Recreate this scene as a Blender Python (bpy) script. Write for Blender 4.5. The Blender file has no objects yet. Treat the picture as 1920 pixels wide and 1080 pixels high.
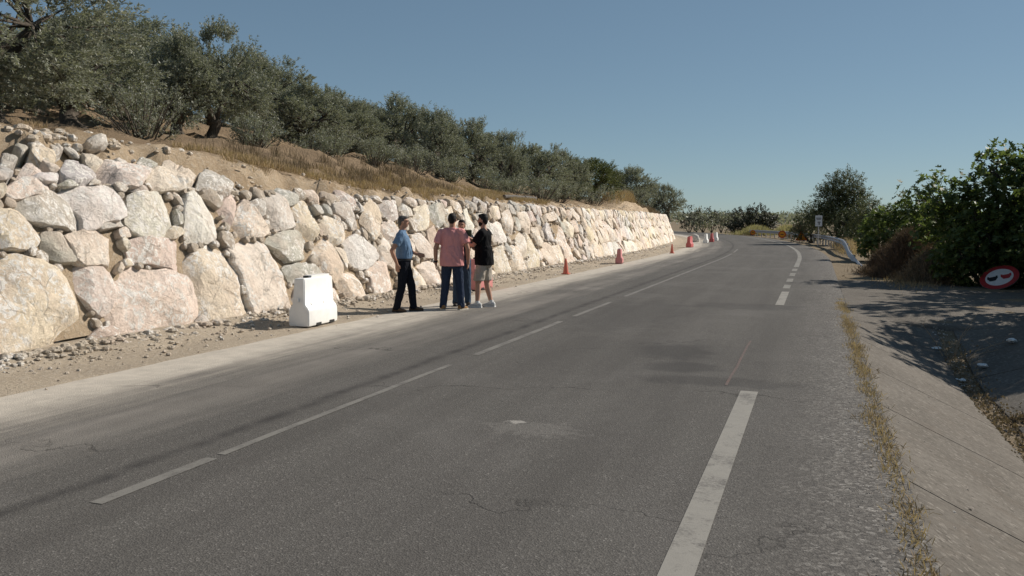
import bpy, bmesh, math, random
import numpy as np
from mathutils import Vector, Matrix, noise as mn

R = math.radians
rng = np.random.default_rng(7)
random.seed(7)
scene = bpy.context.scene
col = scene.collection

# ------------------------------------------------------------------ camera
CAMH = 1.7
PIT = math.atan(125 / 1600.0)
YAW = math.atan(572 / math.hypot(1600, 125))
cd = bpy.data.cameras.new('camera'); cam = bpy.data.objects.new('camera', cd); col.objects.link(cam)
cam.location = (0, 0, CAMH); cam.rotation_euler = (R(90) - PIT, 0, YAW)
cd.sensor_width = 36; cd.lens = 30; cd.clip_start = .05; cd.clip_end = 5000
scene.camera = cam

# ------------------------------------------------------------------ sky, sun, exposure
SUN_EL = R(36); SUN_AZ = math.atan2(.75, .66)          # azimuth from +Y towards +X
w = bpy.data.worlds.new('World'); scene.world = w; w.use_nodes = True
nt = w.node_tree; nt.nodes.clear()
sky = nt.nodes.new('ShaderNodeTexSky'); sky.sky_type = 'NISHITA'; sky.sun_disc = False
sky.sun_elevation = SUN_EL; sky.sun_rotation = SUN_AZ
sky.altitude = 400; sky.air_density = .75; sky.dust_density = .12; sky.ozone_density = 3.5
bg = nt.nodes.new('ShaderNodeBackground'); bg.inputs['Strength'].default_value = .1
vm = nt.nodes.new('ShaderNodeVectorMath'); vm.operation = 'MULTIPLY'; vm.inputs[1].default_value = (.0762,) * 3
gam = nt.nodes.new('ShaderNodeGamma'); gam.inputs[1].default_value = .58          # tone curve that flattens the sky's contrast
vm2 = nt.nodes.new('ShaderNodeVectorMath'); vm2.operation = 'MULTIPLY'; vm2.inputs[1].default_value = (4.55, 5.25, 5.32)
nt.links.new(sky.outputs[0], vm.inputs[0]); nt.links.new(vm.outputs[0], gam.inputs[0]); nt.links.new(gam.outputs[0], vm2.inputs[0])
ow = nt.nodes.new('ShaderNodeOutputWorld')
nt.links.new(vm2.outputs[0], bg.inputs[0]); nt.links.new(bg.outputs[0], ow.inputs[0])
sd = bpy.data.lights.new('sun', 'SUN'); sun = bpy.data.objects.new('sun', sd); col.objects.link(sun)
sd.energy = 4.5; sd.angle = R(.55); sd.color = (1.0, .925, .825)
sv = Vector((math.sin(SUN_AZ) * math.cos(SUN_EL), math.cos(SUN_AZ) * math.cos(SUN_EL), math.sin(SUN_EL)))
sun.rotation_euler = sv.to_track_quat('Z', 'Y').to_euler(); sun.location = (20, 20, 30)
scene.render.engine = 'CYCLES'
scene.cycles.max_bounces = 4; scene.cycles.diffuse_bounces = 2; scene.cycles.glossy_bounces = 2; scene.cycles.transmission_bounces = 2
vs = scene.view_settings
vs.view_transform = 'Standard'; vs.look = 'None'; vs.exposure = 0.25; vs.gamma = 1.0; vs.use_curve_mapping = False

# ------------------------------------------------------------------ photograph geometry (pixel of the 1920x1080 photo -> place)
_F = np.array([-math.sin(YAW) * math.cos(PIT), math.cos(YAW) * math.cos(PIT), -math.sin(PIT)])
_R = np.array([math.cos(YAW), math.sin(YAW), 0.]); _U = np.cross(_R, _F); _C = np.array([0, 0, CAMH])
def ray(x, y): return (_F * 1600 + _R * (x - 960) + _U * (540 - y)) / 1600
def ground(x, y, z=0.):
    r = ray(x, y); return _C + r * ((z - CAMH) / r[2])
def plane(x, y, p, n):
    r = ray(x, y); return _C + r * (np.dot(np.array(p) - _C, n) / np.dot(r, n))
def at(x, y, d): return _C + ray(x, y) * d
def bend(Y):                                            # the road swings left beyond Y = 38
    Y = np.asarray(Y, float); return -np.maximum(Y - 38, 0) ** 2 / 520.0
def lerp(a, b, t): return a + (b - a) * t
def sstep(a, b, x):
    t = np.clip((np.asarray(x, float) - a) / (b - a), 0, 1); return t * t * (3 - 2 * t)

# ------------------------------------------------------------------ materials
def mat(name):
    m = bpy.data.materials.new(name); m.use_nodes = True
    n = m.node_tree; n.nodes.clear()
    o = n.nodes.new('ShaderNodeOutputMaterial'); b = n.nodes.new('ShaderNodeBsdfPrincipled')
    n.links.new(b.outputs[0], o.inputs[0]); b.inputs['Roughness'].default_value = .85
    b.inputs['Specular IOR Level'].default_value = .25
    return m, n, b
class G:
    def __init__(s, n): s.n = n; s.l = n.links
    def new(s, t, **k):
        q = s.n.nodes.new(t)
        for a, v in k.items(): setattr(q, a, v)
        return q
    def put(s, sock, v):
        if hasattr(v, 'is_output') or isinstance(v, bpy.types.NodeSocket): s.l.new(v, sock)
        else: sock.default_value = v
    def noise(s, vec, scale, detail=6, rough=.6, dist=0.):
        q = s.new('ShaderNodeTexNoise'); q.inputs['Scale'].default_value = scale; q.inputs['Detail'].default_value = detail
        q.inputs['Roughness'].default_value = rough; q.inputs['Distortion'].default_value = dist
        if vec is not None: s.l.new(vec, q.inputs['Vector'])
        return q.outputs[0]
    def vor(s, vec, scale, feat='F1', out=0, rnd=1.0):
        q = s.new('ShaderNodeTexVoronoi'); q.feature = feat; q.inputs['Scale'].default_value = scale
        q.inputs['Randomness'].default_value = rnd
        if vec is not None: s.l.new(vec, q.inputs['Vector'])
        return q.outputs[out]
    def ramp(s, f, *st):
        q = s.new('ShaderNodeValToRGB'); e = q.color_ramp.elements
        while len(e) > len(st): e.remove(e[-1])
        while len(e) < len(st): e.new(1.)
        for i, (p, c) in enumerate(st):
            e[i].position = p; e[i].color = (c, c, c, 1) if not hasattr(c, '__len__') else (*c[:3], 1)
        s.l.new(f, q.inputs[0]); return q.outputs[0]
    def mix(s, f, a, b, mode='MIX'):
        q = s.new('ShaderNodeMix', data_type='RGBA', blend_type=mode)
        for i, v in ((0, f), (6, a), (7, b)):
            if isinstance(v, tuple): v = (*v[:3], 1)
            s.put(q.inputs[i], v)
        return q.outputs[2]
    def math(s, op, a, b=0., clamp=False):
        q = s.new('ShaderNodeMath', operation=op); q.use_clamp = clamp
        s.put(q.inputs[0], a); s.put(q.inputs[1], b); return q.outputs[0]
    def bump(s, h, strength, dist, b, prev=None):
        q = s.new('ShaderNodeBump'); q.inputs['Strength'].default_value = strength; q.inputs['Distance'].default_value = dist
        s.l.new(h, q.inputs['Height'])
        if prev is not None: s.l.new(prev, q.inputs['Normal'])
        if b is not None: s.l.new(q.outputs[0], b.inputs['Normal'])
        return q.outputs[0]
    def coord(s, w='Object'): return s.new('ShaderNodeTexCoord').outputs[w]
    def pos(s): return s.new('ShaderNodeNewGeometry').outputs['Position']
    def attr(s, name, out='Fac'):
        return s.new('ShaderNodeAttribute', attribute_name=name).outputs[out]
    def info(s, out): return s.new('ShaderNodeObjectInfo').outputs[out]

def simple(name, c, rough=.8, var=.12, scale=30, bump=0., spec=.25, metal=0.):
    m, n, b = mat(name); g = G(n); p = g.coord()
    f = g.noise(p, scale, 4)
    a = tuple(x * (1 - var) for x in c); d = tuple(min(1, x * (1 + var)) for x in c)
    n.links.new(g.ramp(f, (.3, a), (.7, d)), b.inputs['Base Color'])
    b.inputs['Roughness'].default_value = rough; b.inputs['Specular IOR Level'].default_value = spec; b.inputs['Metallic'].default_value = metal
    if bump: g.bump(f, bump, .01, b)
    return m

def stone_mat(name):
    m, n, b = mat(name); g = G(n); tone = g.info('Color'); rnd = g.info('Random')
    sh = g.new('ShaderNodeVectorMath', operation='ADD'); n.links.new(g.pos(), sh.inputs[0])
    cx = g.new('ShaderNodeCombineXYZ'); n.links.new(g.math('MULTIPLY', rnd, 61.), cx.inputs[0]); n.links.new(g.math('MULTIPLY', rnd, 37.), cx.inputs[1]); n.links.new(g.math('MULTIPLY', rnd, 83.), cx.inputs[2])
    n.links.new(cx.outputs[0], sh.inputs[1]); P = sh.outputs[0]
    big = g.noise(P, 1.3, 5, .6, .4); mid = g.noise(P, 4.5, 8, .65, .6); fine = g.noise(P, 22, 8, .7)
    c = g.mix(g.ramp(big, (.46, 0), (.68, .6)), tone, (.69, .56, .455), 'MIX')           # ochre-pink veins
    c = g.mix(g.ramp(mid, (.55, 0), (.68, .6)), c, (.42, .385, .335))                   # grey weathering
    n2 = g.noise(g.new('ShaderNodeVectorMath', operation='ADD').outputs[0], 1) if False else g.noise(P, 7.5, 9, .72, 1.2)
    pt = g.ramp(g.noise(P, 1.2, 3), (.46, 0), (.55, 1))
    c = g.mix(g.math('MULTIPLY', g.ramp(n2, (.50, 0), (.545, .95)), pt), c, (.88, .84, .78))   # white lime flakes
    c = g.mix(g.ramp(fine, (.22, .45), (.35, 0)), c, (.22, .17, .13))                    # pits
    c = g.mix(.5, c, g.ramp(fine, (.3, .75), (.7, 1.3)), 'MULTIPLY')
    cr = g.vor(g.mix(.12, P, g.new('ShaderNodeTexNoise').outputs[1]), 1.9, 'DISTANCE_TO_EDGE')
    ck = g.math('MULTIPLY', g.ramp(cr, (.004, 1), (.020, 0)), g.ramp(g.noise(P, 2.3, 4), (.49, 0), (.58, .5)))
    c = g.mix(ck, c, (.22, .17, .13))
    n.links.new(c, b.inputs['Base Color']); b.inputs['Roughness'].default_value = .95; b.inputs['Specular IOR Level'].default_value = .12
    k = g.bump(g.noise(P, 9, 9, .75, .8), 1.0, .068, None)
    k = g.bump(g.vor(P, 6, 'DISTANCE_TO_EDGE'), .12, .03, None, k)
    g.bump(g.noise(P, 42, 6, .8), .8, .014, b, k)
    return m
M_STONE = stone_mat('limestone')

def dirt_mat(name, a, bcol, c3, scale=1.0, bumpd=.03, grove=None):
    m, n, b = mat(name); g = G(n); P = g.pos()
    f1 = g.noise(P, .55 * scale, 6, .65); f2 = g.noise(P, 9 * scale, 8, .7); f3 = g.noise(P, 55 * scale, 5, .7)
    c = g.mix(g.ramp(f1, (.38, 0), (.62, 1)), a, bcol)
    c = g.mix(g.ramp(f2, (.5, 0), (.68, .8)), c, c3)
    if grove:                                            # dry leaf litter and weeds cover the soil of the grove behind the crest
        sx = g.new('ShaderNodeSeparateXYZ'); n.links.new(g.new('ShaderNodeUVMap', uv_map='UVMap').outputs[0], sx.inputs[0])
        q = g.new('ShaderNodeMapRange'); q.inputs[1].default_value = -11.2; q.inputs[2].default_value = -12.0
        n.links.new(g.math('ADD', sx.outputs[0], g.math('MULTIPLY', g.math('SUBTRACT', g.noise(P, 1.7, 5, .65), .5), 2.2)), q.inputs[0])
        c = g.mix(g.math('MULTIPLY', q.outputs[0], .85), c, grove)
    c = g.mix(.55, c, g.ramp(f3, (.3, .45), (.7, 1.35)), 'MULTIPLY')
    n.links.new(c, b.inputs['Base Color']); b.inputs['Roughness'].default_value = 1; b.inputs['Specular IOR Level'].default_value = .08
    k = g.bump(f2, .8, bumpd * 2, None); g.bump(f3, .7, bumpd * .5, b, k)
    return m
M_HILL = dirt_mat('dry_hillside_soil', (.55, .43, .30), (.43, .32, .21), (.62, .53, .41), 1.5, .06, (.27, .195, .125))
M_GRD = dirt_mat('dry_ground', (.25, .20, .14), (.21, .165, .11), (.30, .25, .18))
M_SHO = dirt_mat('dusty_shoulder_gravel', (.43, .36, .275), (.36, .30, .23), (.50, .44, .36), 1.6, .02)
M_CONC0 = None

def asphalt_mat():
    m, n, b = mat('worn_asphalt'); g = G(n)
    uv = g.new('ShaderNodeUVMap', uv_map='UVMap').outputs[0]
    sx = g.new('ShaderNodeSeparateXYZ'); n.links.new(uv, sx.inputs[0]); u, Y = sx.outputs[0], sx.outputs[1]
    P = g.pos()
    agg = g.vor(P, 95, 'F1', 1); aggd = g.vor(P, 95, 'F1', 0)
    bw = g.new('ShaderNodeSeparateColor'); n.links.new(agg, bw.inputs[0])
    fine = g.noise(P, 140, 3, .7)
    base = g.mix(g.ramp(bw.outputs[0], (.0, 0), (1, 1)), (.078, .073, .067), (.128, .120, .109))
    base = g.mix(g.ramp(bw.outputs[1], (.93, 0), (.99, .6)), base, (.26, .245, .225))
    base = g.mix(.6, base, g.ramp(fine, (.3, .58), (.7, 1.45)), 'MULTIPLY')
    # long streaks along the lanes
    mp = g.new('ShaderNodeMapping'); n.links.new(uv, mp.inputs[0]); mp.inputs['Scale'].default_value = (1.1, .07, 1)
    st = g.noise(mp.outputs[0], 1.6, 5, .6)
    pat = g.noise(P, .42, 6, .62, .4)
    base = g.mix(g.ramp(st, (.38, .45), (.6, 0)), base, (.066, .061, .056))
    base = g.mix(g.ramp(pat, (.52, 0), (.72, .35)), base, (.17, .16, .15))
    # pale dust: thick on the left edge, thinner between the wheel tracks of the left lane
    wob = g.math('MULTIPLY', g.math('SUBTRACT', g.noise(mp.outputs[0], 3.0, 6, .65), .5), 1.5)
    uw = g.math('ADD', u, wob)
    q = g.new('ShaderNodeMapRange'); q.inputs[1].default_value = -6.95; q.inputs[2].default_value = -5.9; q.inputs[3].default_value = 1; q.inputs[4].default_value = 0
    n.links.new(uw, q.inputs[0])
    dust = g.math('MULTIPLY', q.outputs[0], g.ramp(g.noise(P, 3.2, 7, .7), (.25, .62), (.6, 1)))
    base = g.mix(dust, base, (.52, .47, .40))
    d2 = g.math('SUBTRACT', 1, g.math('MULTIPLY', g.math('ABSOLUTE', g.math('ADD', uw, 5.55)), 1.7), True)
    base = g.mix(g.math('MULTIPLY', d2, g.ramp(pat, (.35, .25), (.6, .8))), base, (.24, .22, .195))
    # coarse loose chippings on the right shoulder
    q2 = g.new('ShaderNodeMapRange'); q2.inputs[1].default_value = -.45; q2.inputs[2].default_value = .35
    n.links.new(u, q2.inputs[0])
    ch = g.vor(P, 48, 'F1', 1); cs = g.new('ShaderNodeSeparateColor'); n.links.new(ch, cs.inputs[0])
    chc = g.ramp(cs.outputs[0], (0, (.055, .05, .047)), (.55, (.14, .128, .115)), (.86, (.22, .205, .185)), (1, (.36, .34, .31)))
    base = g.mix(g.math('MULTIPLY', q2.outputs[0], g.ramp(g.noise(P, 2.2, 5), (.3, .25), (.6, .75))), base, chc)
    # transverse and wandering cracks
    wv = g.new('ShaderNodeVectorMath', operation='MULTIPLY_ADD')
    nz = g.new('ShaderNodeTexNoise'); nz.inputs['Scale'].default_value = 1.6; nz.inputs['Detail'].default_value = 6; n.links.new(P, nz.inputs[0])
    n.links.new(nz.outputs[1], wv.inputs[0]); wv.inputs[1].default_value = (.9, .9, .9); n.links.new(P, wv.inputs[2])
    mp2 = g.new('ShaderNodeMapping'); n.links.new(wv.outputs[0], mp2.inputs[0]); mp2.inputs['Scale'].default_value = (.12, .34, 1)
    ce = g.vor(mp2.outputs[0], 1.0, 'DISTANCE_TO_EDGE')
    crack = g.math('MULTIPLY', g.ramp(ce, (.0018, 1), (.0050, 0)), g.ramp(g.noise(P, .8, 4), (.47, 0), (.60, .6)))
    base = g.mix(crack, base, (.025, .023, .021))
    # tar seam just left of the centre line
    sm = g.math('ABSOLUTE', g.math('ADD', g.math('ADD', u, 4.42), g.math('MULTIPLY', g.math('SUBTRACT', g.noise(P, 1.3, 4), .5), .14)))
    seam = g.math('MULTIPLY', g.ramp(sm, (.016, 1), (.11, 0)), g.ramp(g.noise(P, 2.5, 5), (.35, .2), (.6, .9)))
    base = g.mix(seam, base, (.045, .042, .040))
    # oil and tyre patches
    for (cx, cy, rx, ry, s) in ((-1.7, 11.2, .6, .8, .5), (-1.45, 10.0, .6, .4, .5), (-2.0, 10.6, 1.7, 2.3, .14), (-.9, 9.2, 1.1, .35, .4), (-3.2, 15.5, 1.1, 3.2, .3), (-1.3, 17.6, 1.3, .8, .35)):
        a = g.math('POWER', g.math('DIVIDE', g.math('ADD', u, -cx), rx), 2.); e = g.math('POWER', g.math('DIVIDE', g.math('ADD', Y, -cy), ry), 2.)
        r = g.math('ADD', g.math('ADD', a, e), g.math('MULTIPLY', g.math('SUBTRACT', g.noise(P, 2.4, 5), .5), 2.2))
        base = g.mix(g.ramp(r, (.35, s), (1.0, 0)), base, (.038, .036, .035))
    for (cx, cy, rx, ry, s) in ((-2.35, 6.75, .12, .09, .7), (-2.15, 6.55, .5, .3, .12)):
        a = g.math('POWER', g.math('DIVIDE', g.math('ADD', u, -cx), rx), 2.); e = g.math('POWER', g.math('DIVIDE', g.math('ADD', Y, -cy), ry), 2.)
        r = g.math('ADD', g.math('ADD', a, e), g.math('MULTIPLY', g.math('SUBTRACT', g.noise(P, 9, 5), .5), 4.))
        base = g.mix(g.ramp(r, (.3, s), (.8, 0)), base, (.36, .34, .31))
    n.links.new(base, b.inputs['Base Color']); b.inputs['Roughness'].default_value = .9; b.inputs['Specular IOR Level'].default_value = .2
    k = g.bump(aggd, .55, .006, None); k = g.bump(fine, .4, .003, None, k)
    g.bump(g.math('SUBTRACT', 1., crack), .6, .01, b, k)
    return m
M_ASPH = asphalt_mat()

def paint_mat(name, c, keep):
    m, n, b = mat(name); g = G(n); P = g.pos()
    agg = g.vor(P, 95, 'F1', 1); s = g.new('ShaderNodeSeparateColor'); n.links.new(agg, s.inputs[0])
    under = g.ramp(s.outputs[0], (0, (.07, .066, .062)), (1, (.14, .13, .12)))
    wear = g.ramp(g.math('ADD', g.math('MULTIPLY', g.noise(P, 2.2, 6, .7), .65), g.math('MULTIPLY', g.noise(P, 45, 5, .75), .35)), (keep, 1), (keep + .12, .12))
    cc = g.mix(g.noise(P, 12, 5), tuple(x * .75 for x in c), c)
    n.links.new(g.mix(wear, under, cc), b.inputs['Base Color']); b.inputs['Roughness'].default_value = .85
    g.bump(g.noise(P, 120, 3), .4, .004, b)
    return m
M_LINE = paint_mat('worn_white_road_paint', (.30, .285, .255), .52)
M_LINEF = paint_mat('scuffed_white_road_paint', (.26, .25, .225), .50)
M_LINE2 = paint_mat('faded_white_road_paint', (.215, .205, .185), .48)
M_RED = paint_mat('faint_red_marking', (.30, .09, .06), .30)

def conc_mat():
    m, n, b = mat('weathered_concrete'); g = G(n); P = g.pos()
    f1 = g.noise(P, .8, 6, .65, .3); f2 = g.noise(P, 14, 8, .7)
    c = g.mix(g.ramp(f1, (.35, 0), (.65, 1)), (.120, .107, .091), (.168, .151, .130))
    v = g.vor(P, 38, 'F1', 1); s = g.new('ShaderNodeSeparateColor'); n.links.new(v, s.inputs[0])
    c = g.mix(g.ramp(s.outputs[0], (.86, 0), (.95, .6)), c, (.26, .235, .205))
    c = g.mix(g.ramp(s.outputs[1], (.90, 0), (.97, .6)), c, (.08, .07, .06))
    c = g.mix(.55, c, g.ramp(f2, (.3, .6), (.7, 1.3)), 'MULTIPLY')
    c = g.mix(g.ramp(g.noise(P, 2.6, 7, .7), (.53, 0), (.7, .6)), c, (.13, .11, .09))
    n.links.new(c, b.inputs['Base Color']); b.inputs['Roughness'].default_value = .95; b.inputs['Specular IOR Level'].default_value = .15
    k = g.bump(f2, .6, .015, None); g.bump(g.noise(P, 80, 4, .7), .6, .006, b, k)
    return m
M_CONC = conc_mat()

def leaf_mat(name, dark, light, back=None, trans=.25, rough=.55, spec=.3):
    m, n, b = mat(name); g = G(n)
    r = g.attr('rnd'); P = g.pos()
    big = g.noise(P, 1.1, 3)
    c = g.ramp(r, (0, dark), (.75, light), (1, tuple(min(1, x * 1.35) for x in light)))
    c = g.mix(g.ramp(big, (.35, 0), (.65, .35)), c, tuple(x * 1.1 for x in light))
    if back:
        bf = g.new('ShaderNodeNewGeometry').outputs['Backfacing']; c = g.mix(bf, c, back)
    n.links.new(c, b.inputs['Base Color']); b.inputs['Roughness'].default_value = rough; b.inputs['Specular IOR Level'].default_value = spec
    if trans:
        t = g.new('ShaderNodeBsdfTranslucent'); n.links.new(g.mix(.5, c, (light[0] * 1.5, light[1] * 1.6, light[2] * .7)), t.inputs[0])
        x = g.new('ShaderNodeMixShader'); x.inputs[0].default_value = trans
        o = [q for q in n.nodes if q.type == 'OUTPUT_MATERIAL'][0]
        n.links.new(b.outputs[0], x.inputs[1]); n.links.new(t.outputs[0], x.inputs[2]); n.links.new(x.outputs[0], o.inputs[0])
    return m
M_OLIVE = leaf_mat('olive_leaves', (.104, .113, .080), (.225, .236, .182), (.275, .282, .235), .28, .5)
M_OLIVE2 = leaf_mat('greener_leaves', (.055, .070, .024), (.120, .135, .052), None, .22, .55)
M_FIG = leaf_mat('fig_leaves', (.045, .066, .022), (.115, .150, .050), None, .42, .45, .35)
M_DARKL = leaf_mat('dark_bush_leaves', (.030, .034, .022), (.060, .062, .040), None, .15)
M_ALM = leaf_mat('tree_leaves_by_road', (.055, .068, .030), (.115, .128, .062), None, .2)
M_STRAW = leaf_mat('dry_straw_grass', (.225, .162, .098), (.40, .30, .19), None, .25, .8, .1)
M_STRAWP = leaf_mat('pale_dry_grass', (.20, .18, .08), (.36, .32, .18), None, .25, .8, .1)
M_BROWN = leaf_mat('dead_brown_brush', (.075, .052, .038), (.17, .12, .085), None, .1, .9, .1)
M_WEED = leaf_mat('grey_brown_weeds', (.14, .105, .07), (.26, .20, .135), None, .1, .9, .1)

def bark_mat():
    m, n, b = mat('gnarled_bark'); g = G(n); P = g.coord()
    mp = g.new('ShaderNodeMapping'); n.links.new(P, mp.inputs[0]); mp.inputs['Scale'].default_value = (6, 6, 1.3)
    f = g.noise(mp.outputs[0], 3, 8, .7, .8)
    n.links.new(g.ramp(f, (.3, (.045, .036, .028)), (.6, (.13, .11, .088)), (.8, (.20, .175, .145))), b.inputs['Base Color'])
    g.bump(f, .9, .05, b); b.inputs['Roughness'].default_value = .95
    return m
M_BARK = bark_mat()
M_RUB = M_STONE

# ------------------------------------------------------------------ mesh helpers
def tag(o, label=None, cat=None, group=None, kind=None):
    if label: o['label'] = label
    if cat: o['category'] = cat
    if group: o['group'] = group
    if kind: o['kind'] = kind
    return o
def link(name, me, m=None, parent=None, loc=None):
    o = bpy.data.objects.new(name, me); col.objects.link(o)
    if me is not None and m is not None and not me.materials: me.materials.append(m)
    if parent is not None: o.parent = parent
    if loc is not None: o.location = loc
    return o
def empty(name, loc=(0, 0, 0), rz=0):
    o = bpy.data.objects.new(name, None); col.objects.link(o); o.location = loc; o.rotation_euler = (0, 0, rz); o.empty_display_size = .2
    return o
def mesh(name, v, f, smooth=False, sharp=None):
    me = bpy.data.meshes.new(name); me.from_pydata([tuple(map(float, p)) for p in v], [], f); me.update()
    if smooth:
        me.polygons.foreach_set('use_smooth', [True] * len(me.polygons))
        if sharp: me.set_sharp_from_angle(angle=R(sharp))
    return me
class MB:
    def __init__(s): s.v = []; s.f = []
    def add(s, v, f):
        k = len(s.v); s.v += [tuple(p) for p in v]; s.f += [tuple(i + k for i in q) for q in f]; return s
    def tube(s, pts, rad, n=8, cap=True, jit=0.):
        pts = [Vector(p) for p in pts]; rings = []; prev = None
        for i, p in enumerate(pts):
            d = (pts[min(i + 1, len(pts) - 1)] - pts[max(i - 1, 0)]).normalized()
            a = (prev - d * prev.dot(d)) if prev is not None else d.orthogonal()
            if a.length < 1e-5: a = d.orthogonal()
            a.normalize(); prev = a; c = d.cross(a)
            r = rad[i] if hasattr(rad, '__len__') else rad
            rings.append([p + (a * math.cos(t) + c * math.sin(t)) * r * (1 + (jit * mn.noise((p + Vector((math.cos(t), math.sin(t), 0))) * 3.1) if jit else 0)) for t in [2 * math.pi * j / n for j in range(n)]])
        v = [q for r_ in rings for q in r_]; f = []
        for i in range(len(rings) - 1):
            for j in range(n): f.append((i * n + j, i * n + (j + 1) % n, (i + 1) * n + (j + 1) % n, (i + 1) * n + j))
        if cap: f.append(tuple(range(n))[::-1]); f.append(tuple((len(rings) - 1) * n + j for j in range(n)))
        return s.add(v, f)
    def box(s, c, d, rz=0):
        x, y, z = d[0] / 2, d[1] / 2, d[2] / 2; m = Matrix.Rotation(rz, 3, 'Z'); c = Vector(c)
        v = [c + m @ Vector((a * x, b * y, e * z)) for e in (-1, 1) for a, b in ((-1, -1), (1, -1), (1, 1), (-1, 1))]
        return s.add(v, [(3, 2, 1, 0), (4, 5, 6, 7), (0, 1, 5, 4), (1, 2, 6, 5), (2, 3, 7, 6), (3, 0, 4, 7)])
    def build(s, name, m, parent=None, smooth=False, sharp=40, bevel=0):
        me = mesh(name, s.v, s.f, smooth, sharp)
        if bevel:
            b = bmesh.new(); b.from_mesh(me)
            bmesh.ops.bevel(b, geom=b.edges[:], offset=bevel, segments=2, affect='EDGES', profile=.6); b.to_mesh(me); b.free()
        return link(name, me, m, parent)

def leaves(name, P, D, S, L, W, m, tpl=None, rnd=None, droop=0.):
    """one mesh of many leaf faces: base P, axis D, side S, length L, width W"""
    if tpl is None: tpl = [(0, 0), (.45, .5), (1, 0), (.45, -.5)]
    tpl = np.array(tpl); k = len(tpl); n = len(P)
    N = np.cross(D, S)
    a = tpl[:, 0][None, :, None]; b = tpl[:, 1][None, :, None]
    V = P[:, None, :] + D[:, None, :] * a * L[:, None, None] + S[:, None, :] * b * W[:, None, None]
    if droop: V = V - N[:, None, :] * ((a ** 2 + (2 * b) ** 2 * .6) * droop * L[:, None, None])
    me = bpy.data.meshes.new(name)
    me.vertices.add(n * k); me.vertices.foreach_set('co', V.reshape(-1).astype(np.float32))
    me.loops.add(n * k); me.loops.foreach_set('vertex_index', np.arange(n * k, dtype=np.int32))
    me.polygons.add(n); me.polygons.foreach_set('loop_start', np.arange(0, n * k, k, dtype=np.int32))
    me.polygons.foreach_set('loop_total', np.full(n, k, dtype=np.int32))
    me.update(calc_edges=True)
    at_ = me.attributes.new('rnd', 'FLOAT', 'FACE')
    at_.data.foreach_set('value', (rng.random(n) if rnd is None else rnd).astype(np.float32))
    me.materials.append(m)
    return me
def unit(a): return a / np.maximum(np.linalg.norm(a, axis=-1, keepdims=True), 1e-9)
def rvec(n): return unit(rng.normal(size=(n, 3)))
def perp(D):
    return unit(np.cross(D, rvec(len(D))))

# ------------------------------------------------------------------ terrain
def zcrest(Y): return np.interp(Y, [0, 9, 13, 16, 17.5, 20, 30, 45, 52, 56, 60, 66, 74, 86, 120, 200], [3.15, 3.1, 3.03, 2.9, 2.72, 2.58, 2.52, 2.47, 2.5, 3.05, 3.0, 2.65, 2.5, 2.4, 2.3, 2.6])
def hill(u, Y):
    u = np.asarray(u, float); Y = np.asarray(Y, float)
    zc = zcrest(Y); e = sstep(84, 88, Y)
    face = np.clip((-9.145 - u) / .35, -.3, 2.15)
    uu = u + .16 * np.sin(1.7 * Y) + .11 * np.sin(4.3 * Y + 1) + .07 * np.sin(9.1 * Y)
    q = np.clip((-10.05 - u) / 1.25, 0, 1); st = sstep(-10.62, -10.95, uu) if False else 1 - sstep(-10.98, -10.68, uu)
    q = np.clip(.42 * q + .58 * st, 0, 1) * sstep(0, .12, q)
    near = face + (zc - 2.15) * q
    far = zc * sstep(-9.0, -12.2, u) - .1 if False else zc * (1 - sstep(-12.4, -9.2, u)) - .05
    z = lerp(near, far, e)
    dist = np.maximum(-11.3 - u, 0)
    zp = np.interp(Y, [0, 12, 16, 20, 26, 32, 36, 45, 56, 62, 75, 90, 120, 200], [3.1, 3.1, 3.2, 3.3, 3.3, 2.85, 2.65, 2.55, 2.8, 2.8, 2.55, 2.4, 2.3, 2.6])
    z = z + (zp - zc) * sstep(0, 3.0, dist)
    k = np.interp(Y, [14, 24, 34, 60, 110], [.13, .14, .16, .17, .06])
    return z + k * np.minimum(dist, 11) + k * .35 * np.clip(dist - 11, 0, 60) + .17 * (1 - sstep(40, 62, Y)) * np.clip(dist - 7, 0, 24)
def hillz(X, Y): return float(hill(X - float(bend(Y)), Y))

def strip(name, us, Ys, zf, m, parent=None, uv=True, smooth=True, rough=0.):
    us = np.array(us); Ys = np.array(Ys); U, YY = np.meshgrid(us, Ys)
    Z = zf(U, YY); X = U + bend(YY)
    if rough and name == 'hillside':
        bk = np.exp(-((U + 10.75) / .55) ** 2)
        Z = Z + np.array([mn.turbulence(Vector((x * 3.1, y * 3.1, 1.7)), 3, False) - .45 for x, y in zip(X.ravel(), YY.ravel())]).reshape(X.shape) * .22 * bk
    if rough:
        Z = Z + np.array([mn.fractal(Vector((x * 1.3, y * 1.3, 3.1)), .8, 2.1, 4) for x, y in zip(X.ravel(), YY.ravel())]).reshape(X.shape) * (rough(U, YY) if callable(rough) else rough)
    V = np.stack([X, YY, Z], -1).reshape(-1, 3); nu = len(us); F = []
    for j in range(len(Ys) - 1):
        for i in range(nu - 1): F.append((j * nu + i, j * nu + i + 1, (j + 1) * nu + i + 1, (j + 1) * nu + i))
    me = mesh(name, V, F, smooth)
    if uv:
        l = me.uv_layers.new(name='UVMap'); idx = np.zeros(len(me.loops), dtype=np.int32); me.loops.foreach_get('vertex_index', idx)
        UVs = np.stack([U, YY], -1).reshape(-1, 2)[idx]; l.data.foreach_set('uv', UVs.reshape(-1).astype(np.float32))
    return link(name, me, m, parent)

def geom(a, b, n, p=1.0): return list(a + (b - a) * np.linspace(0, 1, n) ** p)
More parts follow.
